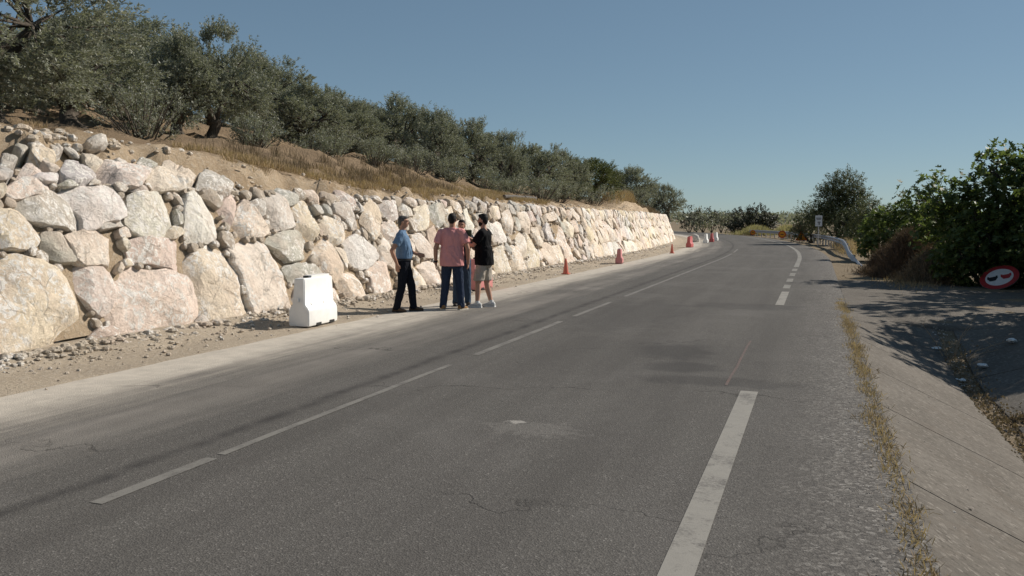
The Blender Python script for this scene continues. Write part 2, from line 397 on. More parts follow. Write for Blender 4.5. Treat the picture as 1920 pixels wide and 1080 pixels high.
# ground sheet reaching the horizon
gx = sorted(set(geom(-14, -900, 26, 2.6) + geom(-14, 12, 66) + geom(12, 900, 30, 2.6)))
gy = sorted(set(geom(-40, -5, 8) + geom(-5, 40, 90) + geom(40, 160, 60) + geom(160, 1600, 26, 2.2)))
def ground_z(X, Y):
    u = X - np.clip(bend(Y), -60, 0)
    z = np.full(X.shape, -.08)
    z = np.where(u < -8.6, -.45, z)
    d = sstep(.35, .75, u) * (1 - sstep(3.8, 4.4, u)) * (1 - sstep(15.5, 18.5, Y))
    z = z - d * 1.1
    z = z - .25 * sstep(2.5, 7, u) * sstep(24, 40, Y) * (1 - sstep(120, 200, Y))
    r = np.hypot(X, Y)
    z = z + np.clip(r - 190, 0, 700) * .0095
    nz = np.array([mn.fractal(Vector((x * .9, y * .9, 0)), .8, 2.1, 3) for x, y in zip(X.ravel(), Y.ravel())]).reshape(X.shape)
    return z + nz * .035 * (u > .8)
XX, YY = np.meshgrid(np.array(gx), np.array(gy)); ZZ = ground_z(XX, YY)
nf = len(gx)
gm = mesh('ground', np.stack([XX, YY, ZZ], -1).reshape(-1, 3), [(j * nf + i, j * nf + i + 1, (j + 1) * nf + i + 1, (j + 1) * nf + i) for j in range(len(gy) - 1) for i in range(nf - 1)], True)
tag(link('ground', gm, M_GRD), kind='structure')

Yr = list(np.arange(-8, 60, 1.0)) + list(np.arange(60, 175, 2.5))
tag(strip('road', [-7.5, -7.2, -6.8, -6.4, -5.9, -5.0, -4.06, -3, -2, -1.2, -.55, -.2, .1, .45, .62], Yr,
          lambda U, Y: np.where(U > .5, -.028, np.where(U < -7.35, -.012, 0.0)), M_ASPH), kind='structure')
tag(strip('roadside_dirt', geom(-9.7, -7.25, 26), list(np.arange(-4, 50, .28)) + list(np.arange(50, 120, 1.5)),
          lambda U, Y: -.006 + .02 * sstep(-7.6, -8.6, U) * 0 + .13 * (1 - sstep(-9.2, -8.1, U)) - .05 * sstep(-7.5, -7.25, U), M_SHO,
          rough=lambda U, Y: .035 * (1 - sstep(-8.0, -7.3, U))), kind='structure')
hu = [-9.2, -9.4, -9.6, -9.8, -9.95, -10.05] + geom(-10.12, -11.5, 22) + geom(-11.8, -24, 26, 1.2) + geom(-26, -150, 20, 1.8)
hY = list(np.arange(-12, 5, .6)) + list(np.arange(5, 36, .2)) + list(np.arange(36, 40, .5)) + list(np.arange(40, 100, 1.0)) + list(np.arange(102, 200, 4)) + list(np.arange(210, 420, 20))
HB = strip('hillside', hu[::-1], hY, hill, M_HILL, rough=lambda U, Y: np.where(U < -10, .15, .03) + .08 * (U < -12))
tag(HB, kind='structure')

# ------------------------------------------------------------------ painted markings
def marking(name, u0, u1, y0, y1, m, label, wob=0.):
    n = max(2, int((y1 - y0) / .5)); ys = np.linspace(y0, y1, n); v = []; f = []
    for i, y in enumerate(ys):
        j = wob * mn.noise(Vector((u0, y * 1.7, 0))) if wob else 0
        v += [(u0 + j + bend(y), y, .004), (u1 + j + bend(y), y, .004)]
        if i: k = 2 * i; f.append((k - 2, k - 1, k + 1, k))
    o = link(name, mesh(name, v, f), m); return tag(o, kind='structure')
marking('edge_line', -.68, -.51, -3, 8.75, M_LINE, '')
marking('edge_line', -.76, -.59, 18.1, 21.6, M_LINE, '')
for a, b in ((22.7, 24.0), (25.2, 26.6), (27.9, 29.4), (30.7, 32.2)): marking('edge_line', -.78, -.61, a, b, M_LINEF, '')
marking('edge_line', -.78, -.60, 33.4, 100, M_LINEF, '')
for a, b, ww, mm in ((3.9, 4.95, .10, M_LINE2), (5.05, 9.2, .075, M_LINE2), (10.0, 13.9, .10, M_LINE2), (14.7, 17.6, .09, M_LINE2), (19.0, 46, .09, M_LINE2), (48, 54, .09, M_LINE2)):
    marking('centre_line', -4.06 - ww / 2, -4.06 + ww / 2, a, b, mm, '', .015)
marking('red_survey_mark', -.86, -.83, 9.0, 12.5, M_RED, '', .02)

# ------------------------------------------------------------------ the dry-stone retaining wall
BAT = math.atan(.35)
NW = np.array([math.cos(BAT), 0, math.sin(BAT)]); UW = np.array([-math.sin(BAT), 0, math.cos(BAT)])
nb = np.array([.84, 0, 1.47]); nb /= np.linalg.norm(nb); ub = np.array([-1.47, 0, .84]); ub /= np.linalg.norm(ub)
WB = np.array([-9.05, 0, 0]); WT = np.array([-9.83, 0, 2.24])
def wall_st(x, y):                                       # photo pixel -> (along, up the slope)
    p = plane(x, y, WB, NW)
    if p[2] > 2.24:
        p = plane(x, y, WT, nb); return p[1], 2.37 + np.dot(p - WT, ub)
    return p[1], np.dot(p - WB, UW)
def wall_pt(s, t, d):                                    # (along, up, outwards) -> world
    sl = -2 * max(s - 38, 0) / 520.0; k = math.hypot(1, sl)
    if t <= 2.37: p = WB + UW * t + NW * d
    else: p = WT + ub * (t - 2.37) + nb * d
    off = p[0] + 9.05                                      # offset measured across the wall
    return (-9.05 + float(bend(s)) + off / k, s - off * sl / k * -1 * -1, p[2])
TR = []
def tr(ox, oy, sc, tone, *pts): TR.append((tone, [(ox + a / sc, oy + b / sc) for a, b in pts]))
CR = (.76, .66, .545); CP = (.77, .65, .54); GY = (.54, .51, .465); WH = (.79, .74, .67); YL = (.73, .62, .46); PK = (.70, .57, .48)
A = (0, 200, 3.857)
tr(*A, CP, (-160, 760), (0, 750), (90, 745), (180, 790), (260, 860), (295, 930), (290, 990), (200, 1030), (80, 1020), (-140, 1010))
tr(*A, CR, (40, 590), (150, 520), (330, 500), (365, 590), (300, 630), (110, 670), (60, 640))
tr(*A, GY, (120, 690), (260, 640), (370, 600), (440, 650), (530, 740), (590, 860), (560, 905), (440, 870), (250, 830), (150, 760))
tr(*A, WH, (430, 600), (560, 575), (760, 575), (830, 620), (890, 740), (890, 800), (820, 830), (740, 840), (690, 890), (600, 890), (590, 800), (520, 720), (440, 650))
tr(*A, GY, (710, 870), (780, 820), (900, 820), (905, 860), (780, 885), (720, 895))
tr(*A, WH, (930, 650), (1010, 620), (1180, 615), (1250, 680), (1280, 780), (1270, 840), (1200, 920), (1090, 950), (960, 910), (915, 830), (935, 740))
tr(*A, CR, (850, 890), (900, 870), (950, 910), (945, 940), (870, 950))
tr(*A, CR, (1200, 920), (1240, 865), (1310, 880), (1325, 920), (1260, 960), (1190, 950))
tr(*A, WH, (1350, 640), (1390, 610), (1480, 670), (1560, 770), (1605, 850), (1590, 910), (1540, 970), (1440, 980), (1360, 970), (1340, 880), (1330, 760))
tr(*A, GY, (1270, 740), (1310, 760), (1310, 850), (1280, 860))
tr(*A, CR, (700, 450), (760, 400), (960, 410), (1060, 460), (1080, 480), (990, 580), (900, 570), (800, 530), (720, 520))
tr(*A, GY, (980, 430), (1010, 390), (1070, 370), (1130, 440), (1100, 470), (1040, 450))
tr(*A, CR, (1040, 490), (1150, 470), (1170, 430), (1330, 410), (1400, 490), (1390, 540), (1320, 600), (1180, 600), (1090, 560))
tr(*A, GY, (1430, 510), (1500, 485), (1620, 495), (1690, 550), (1670, 600), (1560, 600), (1440, 570))
tr(*A, CP, (210, 290), (290, 240), (380, 330), (390, 390), (380, 420), (300, 390), (220, 350))
tr(*A, CR, (590, 340), (640, 330), (730, 370), (750, 410), (700, 440), (640, 460), (610, 400))
tr(*A, GY, (430, 480), (480, 400), (560, 390), (640, 460), (690, 510), (640, 540), (540, 550), (460, 520))
tr(*A, GY, (10, 350), (70, 330), (120, 390), (90, 440), (40, 460), (-10, 450))
tr(*A, CR, (120, 500), (220, 420), (310, 440), (320, 480), (220, 500), (150, 510))
tr(*A, WH, (200, 500), (290, 480), (410, 500), (420, 540), (360, 550), (250, 530))
tr(*A, GY, (-60, 440), (40, 450), (90, 500), (20, 540), (-60, 540))
tr(*A, CR, (290, 420), (380, 420), (440, 470), (360, 480))
tr(*A, GY, (100, 290), (150, 280), (200, 320), (160, 335))
tr(*A, GY, (350, 290), (400, 270), (450, 330), (400, 350))
tr(*A, CR, (-80, 580), (10, 560), (30, 620), (10, 660), (-80, 680))
tr(*A, GY, (430, 560), (500, 530), (560, 545), (570, 570), (500, 580))
tr(*A, CR, (640, 560), (690, 520), (730, 530), (720, 560))
tr(*A, GY, (820, 560), (880, 545), (930, 590), (900, 620), (850, 610))
tr(*A, GY, (950, 600), (1020, 575), (1110, 590), (1120, 612), (1000, 620))
B = (0, 440, 3.857)
tr(*B, CP, (-120, 190), (10, 200), (60, 150), (150, 145), (260, 190), (380, 250), (480, 310), (560, 400), (620, 510), (670, 620), (690, 690), (620, 770), (480, 850), (300, 890), (100, 900), (-110, 930))
tr(*B, CR, (520, 245), (640, 235), (760, 235), (840, 260), (870, 310), (850, 390), (820, 480), (770, 570), (730, 580), (660, 510), (580, 390), (545, 300))
tr(*B, CP, (890, 250), (960, 240), (1080, 265), (1220, 275), (1320, 310), (1370, 370), (1410, 480), (1440, 550), (1400, 620), (1360, 680), (1180, 730), (960, 750), (880, 720), (820, 640), (810, 560), (850, 430), (870, 330))
tr(*B, CR, (1370, 180), (1460, 110), (1520, 85), (1600, 120), (1660, 220), (1730, 400), (1790, 500), (1790, 590), (1640, 650), (1560, 670), (1480, 620), (1440, 500), (1390, 370), (1330, 280), (1340, 200))
tr(*B, GY, (310, -20), (470, -10), (500, 80), (540, 200), (430, 190), (330, 110))
tr(*B, CR, (480, 0), (700, -40), (830, -20), (870, 60), (910, 150), (840, 210), (700, 225), (570, 210), (530, 120))
tr(*B, PK, (950, 40), (1080, 20), (1250, 30), (1330, 70), (1370, 140), (1340, 180), (1310, 290), (1230, 250), (1100, 210), (960, 190), (945, 110))
tr(*B, CR, (870, 40), (900, 10), (940, 60), (930, 120), (880, 80))
tr(*B, CR, (840, 260), (870, 195), (900, 220), (870, 280))
tr(*B, CR, (890, 180), (940, 170), (970, 220), (910, 235))
tr(*B, PK, (660, 740), (720, 670), (800, 660), (850, 690), (850, 730), (760, 745))
tr(*B, GY, (1420, 620), (1470, 580), (1520, 640), (1530, 680), (1430, 680))
C = (400, 330, 3.485)
tr(*C, PK, (40, 220), (80, 150), (150, 110), (160, 150), (130, 260), (120, 330), (60, 260))
tr(*C, CP, (170, 210), (200, 150), (260, 230), (350, 340), (355, 380), (300, 400), (180, 400), (120, 320), (140, 280))
tr(*C, WH, (345, 150), (410, 115), (470, 160), (510, 240), (530, 330), (490, 345), (410, 360), (370, 300), (345, 230))
tr(*C, CP, (550, 170), (600, 160), (650, 210), (680, 290), (685, 370), (650, 430), (600, 420), (570, 360), (545, 260))
tr(*C, GY, (340, 400), (420, 370), (530, 355), (610, 420), (640, 500), (600, 535), (510, 560), (440, 520), (390, 460))
tr(*C, CR, (105, 500), (180, 450), (280, 435), (360, 460), (440, 530), (480, 620), (510, 720), (515, 860), (400, 890), (330, 870), (260, 900), (230, 820), (190, 690), (130, 600))
tr(*C, GY, (470, 590), (560, 570), (650, 580), (720, 640), (700, 670), (610, 690), (520, 690), (480, 630))
tr(*C, YL, (650, 480), (690, 420), (740, 405), (800, 470), (850, 570), (840, 640), (800, 690), (740, 650), (690, 570))
tr(*C, CR, (700, 290), (730, 260), (800, 300), (870, 370), (880, 400), (830, 440), (790, 450), (740, 380), (700, 340))
tr(*C, GY, (780, 180), (860, 170), (920, 220), (970, 310), (975, 350), (900, 340), (860, 280), (800, 240))
tr(*C, GY, (640, 190), (720, 190), (740, 240), (680, 255))
tr(*C, GY, (720, 180), (780, 210), (790, 260), (750, 250))
tr(*C, WH, (850, 440), (930, 380), (990, 420), (1050, 480), (1060, 540), (1000, 610), (950, 610), (890, 570), (860, 500))
tr(*C, CR, (800, 460), (850, 480), (880, 570), (870, 610), (830, 540))
tr(*C, CP, (820, 680), (870, 620), (930, 620), (990, 700), (1030, 790), (1010, 830), (900, 840), (850, 770))
tr(*C, YL, (980, 220), (1020, 145), (1070, 200), (1090, 280), (1080, 370), (1040, 430), (1000, 350), (970, 290))
tr(*C, GY, (1090, 160), (1180, 160), (1230, 200), (1220, 270), (1160, 300), (1110, 250))
tr(*C, CR, (1090, 310), (1150, 290), (1230, 310), (1240, 380), (1180, 440), (1120, 390))
tr(*C, CR, (1070, 480), (1120, 400), (1180, 450), (1200, 560), (1210, 620), (1130, 570), (1080, 520))
tr(*C, CP, (1030, 560), (1060, 540), (1140, 580), (1200, 660), (1200, 760), (1090, 800), (1040, 760), (1020, 660))
tr(*C, GY, (1230, 200), (1260, 165), (1310, 220), (1310, 260), (1250, 270))
tr(*C, GY, (290, 150), (330, 170), (345, 250), (320, 265), (240, 170))
tr(*C, GY, (945, 170), (975, 165), (980, 230), (955, 240))
D = (700, 380, 4.908)
tr(*D, CR, (390, 40), (480, 25), (530, 110), (550, 180), (480, 240), (430, 260), (390, 170))
tr(*D, CR, (340, 290), (420, 280), (500, 360), (560, 440), (545, 510), (470, 510), (390, 430))
tr(*D, PK, (490, 260), (560, 205), (600, 260), (600, 360), (560, 430), (510, 350))
tr(*D, GY, (520, 30), (620, 0), (660, 80), (650, 180), (610, 240), (560, 180))
tr(*D, CR, (640, 80), (700, 40), (760, 60), (790, 140), (740, 240), (680, 230))
tr(*D, CR, (420, 570), (490, 520), (600, 590), (620, 680), (610, 770), (540, 780), (480, 680))
tr(*D, CR, (390, 560), (440, 600), (510, 760), (500, 830), (400, 850), (370, 700))
tr(*D, WH, (830, 70), (880, 45), (930, 120), (940, 250), (900, 290), (840, 220))
tr(*D, GY, (950, 100), (1040, 90), (1080, 150), (1090, 300), (1000, 300))
tr(*D, WH, (1090, 190), (1150, 170), (1220, 230), (1240, 330), (1190, 370), (1120, 360), (1090, 280))
tr(*D, CR, (1080, 30), (1160, 40), (1170, 110), (1150, 160), (1090, 130))
tr(*D, CR, (1110, 420), (1200, 410), (1260, 520), (1270, 620), (1200, 660), (1130, 640), (1100, 520))
tr(*D, CR, (620, 420), (720, 400), (760, 520), (740, 640), (650, 640), (600, 540))
tr(*D, CP, (700, 660), (830, 640), (880, 780), (820, 850), (720, 840), (680, 750))
tr(*D, CR, (800, 320), (900, 310), (960, 420), (960, 560), (880, 580), (800, 450))
tr(*D, YL, (900, 600), (1000, 590), (1080, 690), (1070, 760), (980, 780), (910, 700))
E_ = (900, 350, 4.8)
tr(*E_, CR, (200, 220), (250, 210), (300, 330), (320, 440), (300, 490), (250, 400), (210, 310))
tr(*E_, CR, (330, 380), (370, 400), (410, 520), (430, 620), (400, 650), (350, 560), (320, 460))
tr(*E_, YL, (420, 420), (460, 430), (510, 520), (540, 640), (560, 740), (520, 750), (450, 730), (430, 600))
tr(*E_, CP, (290, 510), (340, 540), (400, 680), (430, 740), (360, 770), (290, 750))
tr(*E_, CP, (350, 220), (400, 230), (440, 330), (460, 410), (410, 420), (370, 330))
tr(*E_, CR, (460, 340), (510, 370), (560, 480), (570, 540), (520, 530), (480, 430))
tr(*E_, GY, (590, 330), (640, 350), (670, 440), (665, 495), (600, 480), (570, 400))
tr(*E_, PK, (650, 330), (720, 330), (760, 430), (820, 540), (860, 620), (850, 680), (770, 690), (740, 560), (690, 470))
tr(*E_, CR, (550, 560), (600, 490), (650, 560), (690, 660), (690, 700), (630, 710), (570, 620))
tr(*E_, CR, (640, 540), (690, 530), (740, 600), (760, 680), (700, 700))
tr(*E_, CR, (100, 200), (170, 190), (185, 290), (130, 290))
tr(*E_, PK, (410, 230), (480, 220), (510, 310), (440, 320))
tr(*E_, CP, (600, 240), (680, 220), (690, 300), (620, 310))
tr(*E_, CR, (740, 290), (790, 290), (850, 400), (860, 460), (800, 450))

def smooth_poly(p, n, it=2, k=.18):
    p = np.array(p, float)
    for _ in range(it):
        q = np.roll(p, -1, 0); p = np.stack([p * (1 - k) + q * k, p * k + q * (1 - k)], 1).reshape(-1, 2)
    q = np.vstack([p, p[:1]]); L = np.r_[0, np.cumsum(np.linalg.norm(np.diff(q, axis=0), axis=1))]
    t = np.linspace(0, L[-1], n, endpoint=False); return np.stack([np.interp(t, L, q[:, 0]), np.interp(t, L, q[:, 1])], 1)
def stone(poly, seed, n=None, bulge=1.0, out=None, sink=0.):
    """an irregular boulder whose outline on the wall face is poly (along, up)"""
    rs = random.Random(seed); poly = np.array(poly, float)
    ar = .5 * abs(np.dot(poly[:, 0], np.roll(poly[:, 1], -1)) - np.dot(poly[:, 1], np.roll(poly[:, 0], -1)))
    size = math.sqrt(max(ar, 1e-4)); n = n or int(np.clip(16 + size * 40, 18, 60))
    o = smooth_poly(poly, n, 1, .10); c = o.mean(0); o = c + (o - c) * 1.085
    sc = [.90, 1.0, 1.0, .988, .955, .88, .74, .56, .36, .17]
    dp = [-.42, -.16, -.03, .022, .046, .055, .060, .062, .064, .065]
    if n < 22: sc = [.9, 1.0, 1.0, .95, .72, .36]; dp = [-.4, -.14, -.01, .046, .060, .065]
    hs = min(1.0, .45 + size * .55) * bulge
    cuts = []
    for _ in range(rs.randint(3, 5)):                                # corners knocked off
        a = rs.uniform(0, 6.283); cuts.append((math.cos(a), math.sin(a), rs.uniform(.25, .8), rs.uniform(.45, .85) * size * .5))
    a = rs.uniform(0, 6.283); ra, rb, rm, ro_ = math.cos(a), math.sin(a), rs.uniform(.06, .26), rs.uniform(-.25, .25) * size   # one crease across the face
    ta, tb = rs.uniform(-.10, .10), rs.uniform(-.12, .10)
    V = []; off = Vector((seed * 3.17 % 50, seed * 1.7 % 50, 0))
    for s_, d_ in zip(sc, dp):
        for k in range(n):
            q = (o[k] - c) * s_; x, y = q
            jit = mn.noise(Vector((o[k][0] * 3.5, o[k][1] * 3.5, seed))) * .035 * size + mn.noise(Vector((o[k][0] * 9, o[k][1] * 9, seed))) * .035 * size
            q = q * (1 + jit / max(np.linalg.norm(q), .05) * s_); x, y = q
            h = d_ * hs
            if d_ > -.1:
                for ca, sa, m_, b_ in cuts: h = min(h, .068 * hs - (ca * x + sa * y - b_) * m_) if (ca * x + sa * y) > b_ else h
                h += (ta * x + tb * y) - max(0, ra * x + rb * y - ro_) * rm
            pv = Vector((c[0] + x, c[1] + y, 0)) + off
            q1 = mn.noise(pv * 2.2) * 2.6 + .35 * mn.noise(pv * 7)
            h += (math.floor(q1) + min(1, (q1 - math.floor(q1)) * 6)) * .022 * hs + mn.noise(pv * 1.5) * .012 * hs + mn.fractal(pv * 9.0, .9, 2.0, 2) * .012 * min(1, hs + .2)
            V.append((c[0] + x, c[1] + y, h - sink))
    m = len(sc); V.append((c[0], c[1], float(np.mean([p[2] for p in V[-n:]]))))
    F = [(i * n + k, i * n + (k + 1) % n, (i + 1) * n + (k + 1) % n, (i + 1) * n + k) for i in range(m - 1) for k in range(n)]
    F += [((m - 1) * n + k, (m - 1) * n + (k + 1) % n, m * n) for k in range(n)]; F.append(tuple(range(n))[::-1])
    W = [wall_pt(*p) for p in V]
    return W, F, size

wall = tag(empty('retaining_wall', (-9.05, 20, 0)), 'long retaining wall of big cream limestone boulders below the olive grove', 'wall')
def put_stone(poly, seed, tone, **k):
    W, F, size = stone(poly, seed, **k)
    ctr = Vector(np.mean(W, axis=0)); me = mesh('stone', [Vector(p) - ctr for p in W], F, True, 20)
    o = link('stone', me, M_STONE, wall, ctr - wall.location)
    rs = random.Random(seed * 7 + 1); v = rs.uniform(.98, 1.15)
    o.color = (tone[0] * v, tone[1] * v * rs.uniform(.97, 1.03), tone[2] * v * rs.uniform(.93, 1.05), 1)
    return o
polys = []
for i, (tone, pts) in enumerate(TR):
    st = [wall_st(x, y) for x, y in pts]; st = [(s, max(t, -.12)) for s, t in st]
    polys.append(np.array(st)); big = np.mean([t for s, t in st]) > 2.45
    put_stone(st, i + 1, tone, bulge=1.7 if big else 1.0)
# the stretches beyond the hand-placed stones: cells of an uneven coursed pattern
def clip_poly(p, a, b, c):                               # keep a*x + b*y <= c
    o = []
    for i in range(len(p)):
        q, r = p[i], p[(i + 1) % len(p)]; dq = a * q[0] + b * q[1] - c; dr = a * r[0] + b * r[1] - c
        if dq <= 0: o.append(q)
        if dq * dr < 0: t = dq / (dq - dr); o.append((q[0] + (r[0] - q[0]) * t, q[1] + (r[1] - q[1]) * t))
    return o
def cells(y0, y1, seed):
    rs = random.Random(seed); S = []
    rows = [(.38, .82), (1.12, .74), (1.72, .62), (2.18, .5)]
    for ri, (t, wd) in enumerate(rows):
        s = y0 - 1 + rs.uniform(0, .5)
        while s < y1 + 1:
            S.append((s, t + rs.uniform(-.2, .2))); s += wd * rs.uniform(.65, 1.5)
    out = []
    for i, (s, t) in enumerate(S):
        if not (y0 <= s <= y1): continue
        p = [(s - 1.5, -.08), (s + 1.5, -.08), (s + 1.5, 2.42), (s - 1.5, 2.42)]
        for j, (a, b) in enumerate(S):
            if i == j or abs(a - s) > 2.6: continue
            dx, dy = a - s, b - t; L = math.hypot(dx, dy); g = .035
            p = clip_poly(p, dx / L, dy / L, (dx * (s + a) / 2 + dy * (t + b) / 2) / L - g)
            if len(p) < 3: break
        if len(p) >= 3: out.append(p)
    return out
E_end = max(p[:, 0].max() for p in polys)
gen = cells(2.0, 6.6, 3) + cells(36.6, 85.6, 5)
tones = [CR, CR, CP, CR, WH, YL, PK, GY]
for i, p in enumerate(gen):
    ty = np.mean([q[1] for q in p]); rs = random.Random(i)
    tone = rs.choice(tones if ty > 1.4 else [CR, CR, CP, CP, WH, YL])
    put_stone(p, 500 + i, tone, n=28 if np.mean([q[0] for q in p]) > 30 else 36, bulge=.8)
    polys.append(np.array(p))
# small wedged stones filling the gaps between the boulders
pts = np.stack([rng.uniform(6, 38, 9000), rng.uniform(-.02, 2.42, 9000)], 1)
clear = np.full(len(pts), .30)
for p in polys:
    m_ = (pts[:, 0] > p[:, 0].min() - .4) & (pts[:, 0] < p[:, 0].max() + .4)
    if not m_.any(): continue
    q = pts[m_]; ins = np.zeros(len(q), bool); dm = np.full(len(q), 9.)
    for a, b in zip(p, np.roll(p, -1, 0)):
        cnd = ((a[1] > q[:, 1]) != (b[1] > q[:, 1]))
        with np.errstate(divide='ignore', invalid='ignore'):
            xi = (b[0] - a[0]) * (q[:, 1] - a[1]) / (b[1] - a[1] + 1e-12) + a[0]
        ins ^= cnd & (q[:, 0] < xi)
        ab = b - a; t = np.clip(((q - a) @ ab) / (ab @ ab + 1e-12), 0, 1); dm = np.minimum(dm, np.linalg.norm(q - a - t[:, None] * ab, axis=1))
    clear[m_] = np.minimum(clear[m_], np.where(ins, -1, dm))
fill = MB(); nst = 0
for it in range(900):
    k = int(np.argmax(clear)); r = clear[k]
    if r < .036: break
    s, t = pts[k]; r_ = r * 1.02; n = random.randint(5, 7); a0 = random.uniform(0, 6.28); e = random.uniform(.85, 1.5); ro = random.uniform(0, 3.14)
    pl = []
    for j in range(n):
        a = a0 + j * 6.283 / n + random.uniform(-.3, .3); x, y = math.cos(a) * r_ * e, math.sin(a) * r_
        pl.append((s + x * math.cos(ro) - y * math.sin(ro), t + x * math.sin(ro) + y * math.cos(ro)))
    if r > .13 and nst < 60:
        put_stone(pl, 2000 + it, random.choice([CR, GY, GY, PK, CP]), sink=random.uniform(.0, .05)); nst += 1
    else:
        W, F, _ = stone(pl, 2000 + it, n=16, sink=random.uniform(-.02, .06), bulge=1.0); fill.add(W, F)
    clear = np.minimum(clear, np.linalg.norm(pts - pts[k], axis=1) - r * 1.05)
me = mesh('rubble_fill', [Vector(p) - wall.location for p in fill.v], fill.f, True, 35)
ro = link('rubble_fill', me, M_STONE, wall); ro['kind'] = 'stuff'; ro.color = (.47, .40, .32, 1)

def rock_mesh(seed, n=10, m=6):
    rs = random.Random(seed); v = []; f = []
    sx, sy, sz = rs.uniform(.8, 1.3), rs.uniform(.7, 1.1), rs.uniform(.5, .85)
    for i in range(1, m):
        for j in range(n):
            th = math.pi * i / m; ph = 2 * math.pi * j / n
            p = Vector((math.sin(th) * math.cos(ph), math.sin(th) * math.sin(ph), math.cos(th)))
            r = 1 + .38 * mn.noise(p * 1.3 + Vector((seed, 0, 0))) + .15 * mn.noise(p * 3 + Vector((0, seed, 0)))
            r = min(r, 1.05); v.append((p.x * r * sx, p.y * r * sy, p.z * r * sz))
    v += [(0, 0, sz), (0, 0, -sz)]; a, b = len(v) - 2, len(v) - 1
    for i in range(m - 2):
        for j in range(n): f.append((i * n + j, (i + 1) * n + j, (i + 1) * n + (j + 1) % n, i * n + (j + 1) % n))
    for j in range(n): f.append((a, j, (j + 1) % n)); f.append((b, (m - 2) * n + (j + 1) % n, (m - 2) * n + j))
    return v, f
def scatter(name, items, protos, m, label, cat, kind='stuff', color=(.42, .36, .29, 1)):
    mb = MB()
    for (x, y, z, s) in items:
        v, f = random.choice(protos); rz = random.uniform(0, 6.28); c, q = math.cos(rz), math.sin(rz)
        mb.add([(x + (a * c - b * q) * s, y + (a * q + b * c) * s, z + e * s) for a, b, e in v], f)
    o = mb.build(name, m, smooth=True, sharp=35); o.color = color; return tag(o, label, cat, kind=kind)
PB = [rock_mesh(i, 6, 4) for i in range(8)]; PR = [rock_mesh(50 + i, 9, 6) for i in range(6)]
it = []
for k in range(3600):
    Y = 2.5 + 58 * random.random() ** 1.5; u = -8.95 + abs(random.gauss(0, .55)); 
    if u > -7.3: continue
    s = random.choice([.008, .012, .014, .018, .024, .035]) * (1.6 if u < -8.55 else .9)
    it.append((u + float(bend(Y)), Y, .13 * float(1 - sstep(-9.2, -8.1, u)) + s * .2, s))
for k in range(420):
    Y = 3 + 40 * random.random() ** 1.4; u = -8.98 + random.random() * .25; s = random.uniform(.03, .085)
    it.append((u, Y, .10 + s * .2, s))
scatter('gravel', it, PB, M_STONE, 'loose gravel and stone chips along the foot of the wall', 'gravel', color=(.60, .52, .42, 1))
# stony soil lip above the wall
it = []
for k in range(2600):
    Y = 6 + 50 * random.random() ** 1.6; u = -9.95 - abs(random.gauss(0, .45 if Y > 13 else .8)); s = random.uniform(.012, .06) * (1.0 if Y > 13.5 else random.choice([1, 1, 1.4, 2.2]))
    it.append((u + float(bend(Y)), Y, float(hill(u, Y)) + s * .25, s))
scatter('bank_rubble', it, PB, M_STONE, 'small broken stones strewn over the soil bank above the wall', 'rubble', color=(.62, .53, .42, 1))

LM = []
for i in range(6):
    v, f = rock_mesh(700 + i, 11, 7); v = [(a, b, c) if True else 0 for a, b, c in v]; me = mesh('loose_stone', v, f, True, 24); me.materials.append(M_STONE); LM.append(me)
for k in range(90):
    Y = random.uniform(7.2, 14.2); dd = random.random(); u = -9.95 - dd * 1.15 * (1 if Y < 12.5 else .5); sz = random.choice([.07, .09, .11, .14, .19]) if Y < 11.5 else random.choice([.05, .07, .09])
    o = link('loose_stone', random.choice(LM), None, wall, Vector((u + float(bend(Y)), Y, float(hill(u, Y)) + sz * .05 - .03)) - wall.location)
    o.scale = (sz * random.uniform(.8, 1.3), sz * random.uniform(.8, 1.3), sz * random.uniform(.7, 1.1)); o.rotation_euler = (random.uniform(-.7, .7), random.uniform(-.7, .7), random.uniform(0, 6.28))
    t_ = random.choice([CR, GY, GY, WH, CP]); o.color = (*t_, 1)

